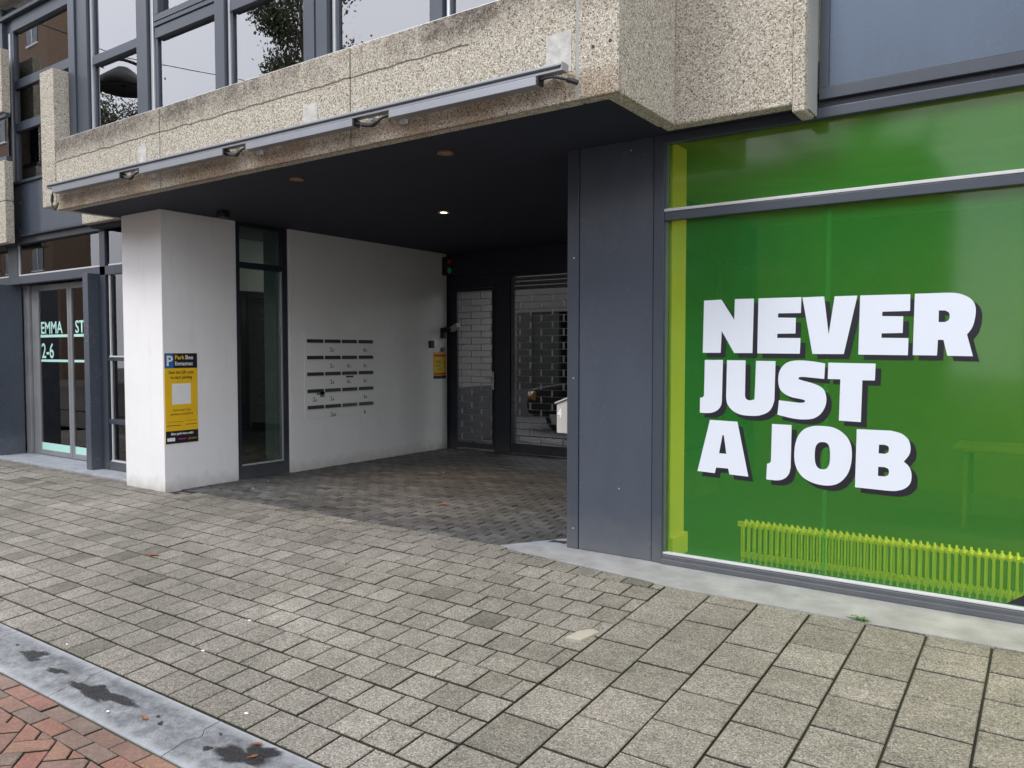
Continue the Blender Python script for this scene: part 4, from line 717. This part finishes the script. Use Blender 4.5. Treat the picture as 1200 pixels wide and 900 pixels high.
for xm, w2 in ((-7.01, .17), (-5.45, .15), (-3.93, .18)):
    z = seg_z(xm)-.06
    cable([(xm-w2, 3.95, z-.01), (xm-w2*.4, 3.93, z-.03), (xm+.02, 3.92, z-.055), (xm+w2*.6, 3.93, z-.02), (xm+w2, 3.95, z-.005)], .009, 'cable', lr)
    cable([(xm-w2*.5, 3.93, z-.035), (xm+.02, 3.92, z-.057), (xm+w2*.3, 3.925, z-.04)], .015, 'plug', lr)
    for q in (-.05, .07): MB().box(xm+q, xm+q+.03, 3.96, 4.03, z-.005, z+.02).build('bracket', M_ALU, lr)
    MB().box(xm+w2+.02, xm+w2+.07, 4.0, 4.03, z-.06, z-.03).build('clip', M_BEAD, lr)
z = seg_z(-2.5)-.06
cable([(-2.56, 3.95, z), (-2.46, 3.93, z-.005), (-2.36, 3.94, z-.035), (-2.30, 3.96, z-.06)], .008, 'cable', lr)
cable([(-2.36, 3.94, z-.035), (-2.30, 3.96, z-.06)], .015, 'plug', lr)
MB().box(-2.50, -2.46, 3.96, 4.03, z-.005, z+.02).build('bracket', M_ALU, lr)
z = seg_z(-8.5)-.06
cable([(-8.47, 3.93, z), (-8.49, 3.93, z-.05), (-8.50, 3.93, z-.14), (-8.47, 3.94, z-.20), (-8.44, 3.95, z-.17), (-8.46, 3.97, z-.13)], .008, 'cable', lr)
cable([(-8.49, 3.93, z-.05), (-8.50, 3.93, z-.12)], .015, 'plug', lr)

# -- downlights in the soffit
def downlight(x, y, lit, label):
    t = empty('downlight', (x, y, 2.99), label, 'downlight', 'downlights in the passage soffit')
    MB().lathe((x, y, 2.985), [(.058, .015), (.062, .0), (.048, .0), (.040, .013)], 24).build('trim_ring', M_ALU if lit else simple('bronze_ring', (.20, .12, .08), .5), t, smooth=True)
    MB().lathe((x, y, 2.990), [(.042, .004), (.001, .004)], 20).build('lamp', lamp_mat('lit_lamp', (1, .80, .42), 14) if lit else simple('unlit_lens', (.30, .17, .10), .5), t)
    return t
downlight(-5.433, 6.508, True, 'lit round downlight glowing warm in the dark soffit')
downlight(-3.808, 4.584, False, 'unlit bronze downlight near the right corner of the soffit')
downlight(-5.439, 4.539, False, 'unlit bronze downlight in the left front part of the soffit')
ld = bpy.data.lights.new('downlight_beam', 'SPOT'); lo_ = bpy.data.objects.new('downlight_beam', ld); C.objects.link(lo_)
ld.energy = 90; ld.color = (1, .72, .42); ld.spot_size = R(75); ld.spot_blend = .8; ld.shadow_soft_size = .04; lo_.location = (-5.433, 6.508, 2.97)
t = empty('ceiling_camera', (-7.33, 5.13, 3), 'small black box camera under the soffit beside the white column', 'camera')
MB().box(-7.39, -7.29, 5.08, 5.18, 2.93, 3.0).build('housing', M_BLACK, t, bevel=.006)
MB().cyl((-7.30, 5.10, 2.95), (-7.25, 5.05, 2.945), .02).build('lens', M_BLACK, t)

# -- letterbox panel with twenty slots
lp = empty('letterbox_bank', label='flush white panel of twenty letter slots on the passage wall', cat='letterboxes')
MB().box(-7.76, -7.752, 6.555, 7.80, .655, 1.745).build('plate', M_WALL, lp, bevel=.002)
M_SLOT = simple('slot_flap', (.03, .03, .034), .4); M_INK = flat('black_lettering', (.02, .02, .022), .6)
ys = [6.597, 6.889, 7.183, 7.484]; zs = [1.635, 1.424, 1.214, .998, .790]
lab = [['', '2D', '', '6D'], ['', '2C', '6C', '6C'], ['', '2B', '6C', '6C'], ['2A', '2A', '', '6B'], ['', '2BG', '', '6']]
for i, z in enumerate(zs):
    for j, y in enumerate(ys):
        w_ = .268
        s_ = MB().box(-7.7525, -7.7500, y, y+w_, z-.022, z+.022).build('letter_slot', M_SLOT, lp)
        fl = MB(); k = .5+.5*random.random()
        fl.add([(-7.749, y+.004, z+.018), (-7.749, y+w_-.004, z+.018), (-7.745+.012*k, y+w_-.004, z-.016), (-7.745+.012*k, y+.004, z-.016)], [(0, 1, 2, 3)])
        fl.build('flap', M_SLOT, s_)
        MB().box(-7.7515, -7.745, y, y+w_, z-.034, z-.0235).build('lower_lip', M_BEAD, s_)
        tx = lab[i][j]
        if tx:
            n = text('slot_number', tx[0], .078, M_INK, s_, (-7.7510, y+w_/2-.012, z-.135), '+x', 'RIGHT', sx=.85, weight=.0014)
            if tx[1:]: text('slot_letter', tx[1:], .050, M_INK, s_, (-7.7510, y+w_/2-.008, z-.135), '+x', 'LEFT', sx=.9, weight=.0008)
MB().box(-7.750, -7.744, 6.745, 6.87, .945, .985).box(-7.750, -7.744, 6.80, 6.87, .915, .985).build('sticker', simple('green_sticker', (.12, .28, .18), .5), lp)
MB().box(-7.750, -7.744, 7.25, 7.38, 1.155, 1.178).build('name_plate', M_SLOT, lp)

# -- parking sign on the column
M_YEL = simple('yellow_sign', (.86, .52, .012), .45, var=.04); M_SBLK = flat('sign_black', (.012, .012, .02), .4); M_SBLUE = flat('sign_blue', (.01, .14, .42), .4); M_SW = flat('sign_white', (.85, .85, .85), .45); M_SY = flat('sign_yellow_text', (.9, .6, .02), .45); M_SP = flat('sign_pink', (.45, .03, .25), .45)
ps = empty('parking_sign', label='tall yellow parking sign with black header and footer on the white column', cat='sign')
X0 = -7.785
MB().box(X0, X0+.006, 4.694, 5.078, .509, 1.482).build('board', M_YEL, ps)
MB().box(X0+.006, X0+.007, 4.798, 5.078, 1.322, 1.482).build('black_header', M_SBLK, ps)
MB().box(X0+.006, X0+.007, 4.694, 5.078, .509, .645).build('black_footer', M_SBLK, ps)
MB().box(X0+.006, X0+.0075, 4.694, 4.798, 1.322, 1.482).build('blue_square', M_SBLUE, ps)
MB().box(X0+.006, X0+.007, 4.775, 4.995, .93, 1.155).build('white_square', M_SW, ps)
X1 = X0+.0085
text('sign_text', 'P', .15, M_SW, ps, (X1, 4.712, 1.35), '+x', weight=.004)
text('sign_text', 'Park', .062, M_SY, ps, (X1, 4.812, 1.417), '+x', weight=.001)
text('sign_text', 'Bee', .062, M_SW, ps, (X1, 4.936, 1.417), '+x', weight=.001)
text('sign_text', 'Emmastraat', .060, M_SW, ps, (X1, 4.812, 1.352), '+x', weight=.001, sx=.74)
text('sign_text', 'Scan the QR code', .046, M_SBLK, ps, (X1, 4.886, 1.262), '+x', 'CENTER', weight=.0006, sx=.88)
text('sign_text', 'to start parking', .046, M_SBLK, ps, (X1, 4.886, 1.208), '+x', 'CENTER', weight=.0006, sx=.88)
text('sign_text', "Can't scan? Visit", .033, M_SBLK, ps, (X1, 4.886, .858), '+x', 'CENTER')
text('sign_text', 'parkbee.com/23576', .033, M_SBLK, ps, (X1, 4.886, .815), '+x', 'CENTER')
for (a, b2, z, n) in ((4.71, 4.9, .742, 1), (4.93, 5.06, .748, 1), (4.71, 4.87, .70, 2), (4.93, 5.06, .705, 2)):
    MB().box(X0+.006, X0+.007, a, b2, z, z+.003*n).build('small_print', M_SBLK, ps)
text('sign_text', 'Also park here with:', .036, M_SW, ps, (X1, 4.886, .602), '+x', 'CENTER', weight=.001, sx=.9)
MB().box(X0+.0075, X0+.008, 4.71, 4.80, .535, .572).build('white_label', M_SW, ps)
MB().box(X0+.0075, X0+.008, 4.84, 4.93, .548, .560).build('pink_label', M_SP, ps)
text('sign_text', 'yellowbrick', .026, M_SY, ps, (X1, 4.955, .545), '+x', sx=.85)

# -- small yellow sign, intercom, key switch, gate camera, signal at the far end of the wall
s2 = empty('gate_sign', label='small orange yellow notice with a black foot on the passage wall by the gate', cat='sign')
M_ORG = simple('orange_notice', (.85, .40, .012), .5, var=.05); M_GRN = flat('notice_green_yellow', (.62, .55, .02), .5); M_RED = flat('notice_red', (.35, .04, .01), .5)
MB().box(-7.76, -7.755, 9.035, 9.33, 1.085, 1.487).build('board', M_ORG, s2)
MB().box(-7.755, -7.754, 9.06, 9.27, 1.19, 1.40).build('middle_field', M_GRN, s2)
MB().box(-7.755, -7.7535, 9.035, 9.33, 1.085, 1.132).build('black_foot', M_SBLK, s2)
sb2 = MB()
for (a, b2, z, h) in ((9.05, 9.31, 1.425, .028), (9.05, 9.31, 1.148, .022), (9.10, 9.22, 1.345, .014), (9.10, 9.24, 1.32, .010), (9.10, 9.20, 1.275, .014), (9.12, 9.22, 1.225, .010), (9.06, 9.075, 1.345, .014), (9.06, 9.075, 1.275, .014), (9.30, 9.315, 1.345, .014)): sb2.box(-7.754, -7.753, a, b2, z, z+h)
sb2.build('red_lettering', M_RED, s2)
ic = empty('intercom', label='black intercom box with a pale button on the passage wall', cat='intercom')
MB().box(-7.76, -7.72, 8.93, 9.02, 1.555, 1.665).build('housing', M_BLACK, ic, bevel=.005)
MB().box(-7.76, -7.735, 9.03, 9.09, 1.575, 1.655).build('side_plate', M_ALU, ic, bevel=.004)
ks = MB().cyl((-7.76, 9.24, 1.53), (-7.73, 9.24, 1.53), .035, 16).build('key_switch', simple('tarnished_brass', (.16, .12, .07), .5, .5)); tag(ks, 'small round key switch just above the orange notice', 'switch')
gc = empty('gate_camera', label='dark camera on a wall arm with a white hood beside the wicket gate', cat='camera')
MB().box(-7.76, -7.70, 9.20, 9.28, 1.70, 1.86).build('base', M_BLACK, gc, bevel=.005)
MB().tube([(-7.72, 9.24, 1.84), (-7.66, 9.26, 1.86), (-7.60, 9.27, 1.83)], .022).build('arm', M_BLACK, gc)
MB().box(-7.66, -7.55, 9.22, 9.32, 1.80, 1.87).build('body', M_BLACK, gc, bevel=.01)
MB().prism([(-7.60, 1.865), (-7.46, 1.93), (-7.44, 1.87), (-7.56, 1.80)], 'y', 9.22, 9.30).build('hood', simple('camera_hood', (.35, .35, .35), .5), gc)
ts = empty('signal_light', label='small black two lamp signal, red over green, high in the passage corner', cat='signal light')
MB().box(-7.76, -7.66, 9.245, 9.355, 2.665, 2.945).build('housing', M_BLACK, ts, bevel=.01)
for z, c, e in ((2.87, (.30, .02, .02), .03), (2.74, (.015, .22, .15), .06)):
    MB().cyl((-7.66, 9.30, z), (-7.648, 9.30, z), .042, 18).build('lamp', lamp_mat('signal_lens', c, e), ts)
# -- letterbox "4" on the far side of the pier
l4 = empty('letterbox', label='pale letterbox with a white number 4 peeking out behind the dark pier', cat='letterbox')
M_LB = simple('pale_grey_box', (.50, .48, .46), .55, var=.05)
MB().prism([(-3.046, .865), (-3.046, 1.15), (-3.195, 1.092), (-3.195, .865)], 'y', 5.19, 5.50).build('body', M_LB, l4, bevel=.004)
MB().prism([(-3.044, 1.166), (-3.205, 1.104), (-3.205, 1.094), (-3.044, 1.154)], 'y', 5.175, 5.51).build('lid', M_LB, l4)
text('number', '4', .095, M_SW, l4, (-3.183, 5.186, .99), '-y', weight=.003, sx=.8)

# -- radiator in the shop room: sections are copies
ra = empty('radiator', (-1.75, 5.36, .02), 'long low column radiator standing behind the green shop window', 'radiator'); ra['local'] = 1
M_RAD = flat('radiator_enamel', (.85, .85, .80), .4)
sec = MB().cyl((0, -.045, .02), (0, -.045, .285), .007, 8).cyl((0, .045, .02), (0, .045, .285), .007, 8).box(-.014, .014, -.05, .05, .265, .285).box(-.016, .016, -.05, .05, .05, .075)
sec.prism([(-.05, .285), (0, .315), (.05, .285)], 'x', -.006, .006)
s0 = sec.build('section', M_RAD, ra, bevel=.003)
for k in range(1, 66):
    c = s0.copy(); C.objects.link(c); c.parent = ra; c.location = (k*.0388, 0, 0)
MB().cyl((-.03, 0, .275), (2.6, 0, .275), .014).cyl((-.03, 0, .062), (2.6, 0, .062), .014).build('header_pipe', M_RAD, ra)
MB().lathe((-.035, 0, .262), [(.0, .0), (.024, .0), (.024, .03), (.0, .03)], 14).cyl((-.03, 0, .0), (-.03, 0, .28), .006).build('valve', M_RAD, ra, smooth=False)
for k in (4, 28, 52): MB().box(k*.0388-.008, k*.0388+.008, -.05, .05, 0, .05).build('foot', M_RAD, ra)
# table in the shop room
M_TBL = simple('table_grey', (.11, .11, .10), .5)
tb = empty('table', label='pale table standing back in the room behind the green window', cat='table')
MB().box(-.70, 1.4, 7.4, 8.1, .67, .70).build('top', M_TBL, tb, bevel=.004)
for x in (-.62, 1.3):
    for y in (7.45, 8.03): MB().box(x, x+.03, y, y+.03, .02, .67).build('leg', M_TBL, tb)
for (y, lb_) in ((5.5, 'added strip light, out of view near the glass, brightening the radiator behind the green window'), (7.8, 'added strip light, out of view at the back, brightening the room behind the green window')):
    rl = empty('fill_strip_light', label=lb_, cat='strip light', group='added fill lights in the shop room')  # added strips, kept out of view, to brighten the radiator and room
    MB().box(.6, 4.6, y, y+.12, 2.84, 2.95).build('housing', M_INT, rl)
    MB().box(.62, 4.58, y+.01, y+.11, 2.822, 2.84).build('tube', lamp_mat('room_fill_light', (1, .97, .9), 42), rl)

# -- blinds and lamps in the rooms upstairs
def blinds(x0, x1, y, z0, z1, label, col, pitch=.075):
    t = empty('vertical_blind', label=label, cat='blind', group='blinds behind the upper windows')
    m = MB(); x = x0
    while x < x1: m.add([(x, y, z0), (x+.06, y+.02, z0), (x+.06, y+.02, z1), (x, y, z1)], [(0, 1, 2, 3)]); x += pitch
    m.build('slats', col, t); MB().box(x0, x1, y-.02, y+.05, z1, z1+.05).build('head_rail', M_INT, t)
M_BL = simple('blind_fabric', (.80, .78, .76), .8, var=.03)
blinds(-7.0, -6.35, 4.42, 3.72, 5.6, 'pale vertical blind drawn behind the second upper window', M_BL)
blinds(-4.4, -3.65, 4.42, 3.72, 5.6, 'pale vertical blind drawn behind the fourth upper window', M_BL)
blinds(-3.45, -2.5, 4.42, 3.72, 5.6, 'pale vertical blind drawn behind the fifth upper window', M_BL)
M_TUBE = lamp_mat('tube_light', (1, .95, .88), 30)
for (x, y, lb_) in ((-7.8, 5.6, 'lit ceiling lamp inside the first upper window'), (-5.6, 5.6, 'lit ceiling lamp inside the third upper window'), (-3.6, 5.6, 'lit ceiling lamp inside the fourth upper window'), (-10.9, 6.6, 'lit ceiling lamp inside the left upper window')):
    t = empty('ceiling_lamp', label=lb_, cat='ceiling lamp', group='lit ceiling lamps upstairs')
    MB().box(x-.6, x+.6, y-.08, y+.08, 6.15, 6.22).build('housing', M_INT, t); MB().box(x-.58, x+.58, y-.06, y+.06, 6.135, 6.15).build('tube', M_TUBE, t)

# ================================================================== SMALL THINGS ON THE GROUND
def leaf(x, y, z, s, rot, col, label, tilt=.25):
    n = 10; top = []
    for i in range(n):
        a = math.pi*i/(n-1); top.append((math.cos(a)*s, math.sin(a)*s*.42*(1+.25*math.sin(5*a))))
    m = MB(); vs = []; 
    for u, v in top+[(-u, -v) for u, v in top[1:-1]]:
        X = x+u*math.cos(rot)-v*math.sin(rot); Y = y+u*math.sin(rot)+v*math.cos(rot); vs.append((X, Y, z+.004+tilt*abs(v)+.1*abs(u)))
    vs.append((x, y, z+.004)); k = len(vs)-1
    m.add(vs, [(i, (i+1) % k, k) for i in range(k)])
    m.tube([(x-math.cos(rot)*s, y-math.sin(rot)*s, z+.008), (x-math.cos(rot)*s*1.5, y-math.sin(rot)*s*1.5, z+.004)], .0015, 5)
    o = m.build('fallen_leaf', col); tag(o, label, 'leaf', 'fallen leaves')
M_LF = simple('orange_leaf', (.24, .085, .025), .6, var=.3, nscale=60); M_LB2 = simple('brown_leaf', (.28, .13, .05), .7, var=.3, nscale=60)
leaf(-5.74, 3.344, gz(3.344), .045, .3, M_LF, 'brown orange leaf on the pavement left of the middle')
leaf(-2.766, 2.063, kz(2.06), .022, .5, M_LF, 'orange leaf on the damp kerb patch, the one nearest the slabs')
leaf(-2.70, 1.992, kz(1.99), .020, 1.1, M_LF, 'small orange leaf on the damp kerb patch nearest the street bricks')
leaf(-3.405, 1.925, kz(1.925), .025, -.2, M_LF, 'curled orange leaf alone in the middle of the kerb stone')
leaf(-4.87, 5.84, .002, .05, .8, M_LF, 'small orange leaf lying on the dark passage pavers')
leaf(-6.10, 2.62, gz(2.62), .012, .8, M_LB2, 'tiny brown scrap on the slabs at the far left')
def chip(x, y, z, s, label, col):
    o = MB().add(*(lambda n: ([(x+s*math.cos(2*math.pi*i/n)*random.uniform(.6, 1.1), y+s*.6*math.sin(2*math.pi*i/n)*random.uniform(.7, 1.1), z+.002) for i in range(n)]+[(x, y, z+.008)], [(i, (i+1) % n, n) for i in range(n)]))(8)).build('petal', col)
    tag(o, label, 'petal', 'pale petals fallen on the ground')
M_PET = simple('pale_petal', (.68, .66, .58), .7)
for (px, py, s, lb_) in ((-3.03, 2.20, .014, 'pale petal on the slab beside the kerb joint'), (-3.62, 1.87, .014, 'pale petal on the kerb next to the damp stain'), (-3.82, 2.50, .018, 'pale petal on a slab in the second row from the kerb'), (-3.95, 2.9, .018, 'pale petal on a darker slab in the pavement'), (-4.6, 2.15, .012, 'pale petal on the first slab row left of the others'),
                         (-7.2, 5.35, .018, 'pale petal on the dark pavers near the column'), (-7.45, 5.75, .016, 'pale petal on the dark pavers below the narrow window'), (-6.2, 7.4, .018, 'pale petal deep in the passage near the wall')):
    chip(px, py, (kz(py) if py < 2.1 else gz(py))+.001, s, lb_, M_PET)
br = MB(); br.prism([(-2.16, 3.60), (-2.07, 3.615), (-2.045, 3.78), (-2.10, 3.80), (-2.15, 3.72)], 'z', -.09, -.050); tag(br.build('stone_fragment', simple('cream_stone', (.36, .33, .27), .8, var=.1), bevel=.006), 'cream broken stone fragment wedged beside the large slabs', 'stone')
# weed growing at the stone strip
wd = empty('weed', label='small green weed growing at the edge of the stone strip', cat='weed')
wm = MB(); rr = random.Random(3)
for i in range(26):
    a = rr.uniform(0, 6.28); L_ = rr.uniform(.03, .085); b0 = (-.862+rr.uniform(-.03, .03), 4.628+rr.uniform(-.01, .015)); s = rr.uniform(.006, .011); h = rr.uniform(.006, .03)
    dx, dy = math.cos(a), math.sin(a)*.5; p = [(b0[0], b0[1], .0), (b0[0]+dx*L_*.5-dy*s, b0[1]+dy*L_*.5+dx*s, h), (b0[0]+dx*L_, b0[1]+dy*L_, h*.6), (b0[0]+dx*L_*.5+dy*s, b0[1]+dy*L_*.5-dx*s, h)]
    wm.add(p, [(0, 1, 2, 3)])
wm.build('leaves', simple('weed_green', (.09, .20, .04), .6, var=.3, nscale=40), wd)
# moss tufts in slab joints are in the joint material

# ================================================================== ACROSS THE STREET (seen in the reflections)
M_OB = simple('brown_brickwork', (.17, .115, .075), .9, var=.15, nscale=8)
def opposite(x0, x1, y, h, depth, label, wgap=2.6, m=M_OB):
    t = empty('brick_building', ((x0+x1)/2, y, 0), label, 'building', 'buildings across the street')
    t['local'] = 0
    MB().box(x0, x1, y-depth, y, -.5, h).build('wall', m, t)
    n = int((x1-x0)/wgap)
    if n > 22: n = 22
    st_ = (x1-x0)/n
    for fl in range(int(h/3)):
        wm_ = MB()
        for i in range(n):
            xc = x0+(i+.5)*st_; wm_.box(xc-.75, xc+.75, y, y+.05, fl*3+1.0, fl*3+2.5)
        wm_.build('window_row', flat('dim_glass', (.08, .10, .12), .08), t)
        wm2 = MB()
        for i in range(n):
            xc = x0+(i+.5)*st_; wm2.box(xc-.85, xc+.85, y, y+.10, fl*3+.9, fl*3+1.0).box(xc-.04, xc+.04, y+.05, y+.08, fl*3+1, fl*3+2.5)
        wm2.build('sills', M_INT, t)
    MB().box(x0-.1, x1+.1, y-depth, y+.15, h, h+.25).build('cornice', M_INT, t)
opposite(-42, -12, -13.5, 8.8, 9, 'brown brick building with white sills across the street')
opposite(-11.5, -3.2, -13.5, 7.0, 9, 'lower brown brick building facing the shop window')
opposite(-.6, 14, -13.5, 9.6, 9, 'brown brick building beyond the gap facing the shop window')
opposite(-120, -54.6, -15, 29, 2.5, 'tall brown brick block far down the street', 4)

def tree(x, y, h0, h1, r, n, label, seed):
    rr = random.Random(seed); t = empty('street_tree', (x, y, -.2), label, 'tree', 'street trees'); 
    tk = MB().cyl((x, y, -.25), (x+.1, y, h0*.55), .13, 10, .09).cyl((x+.1, y, h0*.55), (x, y+.1, h1*.9), .09, 8, .02)
    tips = []
    for i in range(26):
        z = h0+(h1-h0)*rr.random()**.9*.85; a = rr.uniform(0, 6.28); f = math.sin(math.pi*min(1, max(.08, (z-h0+.5)/(h1-h0+.7))))**.6; L_ = r*f*rr.uniform(.6, 1.05)
        e = (x+math.cos(a)*L_, y+math.sin(a)*L_, z+L_*rr.uniform(.3, .9)); tk.cyl((x, y, z-L_*.3), e, .03, 5, .008); tips.append(e)
    tk.build('trunk', simple('bark', (.10, .08, .06), .9), t)
    lf = MB()
    for i in range(n):
        e = tips[rr.randrange(len(tips))]; q = rr.uniform(.25, 1.05)
        c = Vector((x+(e[0]-x)*q+rr.gauss(0, .16), y+(e[1]-y)*q+rr.gauss(0, .16), e[2]*(.7+.3*q)+(1-q)*.3*h0+rr.gauss(0, .2)))
        if c.z < h0*.8: c.z = h0+rr.random()*.4
        s = rr.uniform(.03, .06); d = Vector((rr.gauss(0, 1), rr.gauss(0, 1), rr.gauss(0, 1))).normalized(); u = d.orthogonal().normalized()*s; v = d.cross(u).normalized()*s*.6
        lf.add([c-u, c+v, c+u, c-v], [(0, 1, 2, 3)], rr.random())
    m, nt, b = mat('tree_leaves'); a_ = nt.nodes.new('ShaderNodeAttribute'); a_.attribute_name = 'tint'
    nt.links.new(ramp(nt, a_.outputs['Fac'], [(0, (.07, .085, .045)), (1, (.16, .18, .10))]), b.inputs['Base Color']); b.inputs['Roughness'].default_value = .6
    lf.build('crown', m, t)
tree(-15.3, -4.5, 7.0, 12.5, 1.5, 20000, 'slender leafy street tree reflected in the third upper window', 1)
tree(-22.2, -3.4, 5.0, 8.9, 1.5, 7000, 'round low street tree reflected in the first upper window', 2)
tree(-26, -8.5, 4.0, 9.0, 2.6, 5000, 'broad street tree in front of the brown brick building', 3)
tree(-4, -9.5, 3.5, 8.0, 2.2, 5000, 'broad street tree opposite the shop window', 4)
# street lamp hung on a span wire
hl = empty('hanging_street_lamp', label='dark domed street lamp hung on a span wire over the street', cat='street lamp')
MB().lathe((-14.05, .75, 6.25), [(.03, .42), (.10, .40), (.20, .33), (.42, .16), (.47, .02), (.44, .0), (.38, .06), (.05, .08)], 28).build('shade', M_BLACK, hl, smooth=True)
cable([(-14.65, 1.1, 6.62), (-14.45, .98, 6.78), (-14.05, .75, 6.80), (-13.7, .5, 6.62), (-13.5, .38, 6.38)], .03, 'bracket', hl)
MB().tube([(-14.05, -13.4, 8.5), (-14.05, .75, 6.85), (-14.05, 4.9, 7.0)], .008, 5).build('span_wire', M_BLACK, hl)

# ------------------------------------------------------------------ put every Empty at the base of what it carries
bpy.context.view_layer.update()
for o in list(bpy.data.objects):
    if o.type == 'EMPTY' and 'local' not in o.keys():
        pts = []
        for ch in o.children:
            if ch.type == 'MESH': pts += [v.co for v in ch.data.vertices]
        if not pts: continue
        L0 = Vector(((min(p.x for p in pts)+max(p.x for p in pts))/2, (min(p.y for p in pts)+max(p.y for p in pts))/2, min(p.z for p in pts)))
        o.location = L0
        for ch in o.children: ch.location = ch.location-L0
    elif 'local' in o.keys():
        if o['local'] == 0:
            for ch in o.children: ch.location = ch.location-o.location
        del o['local']
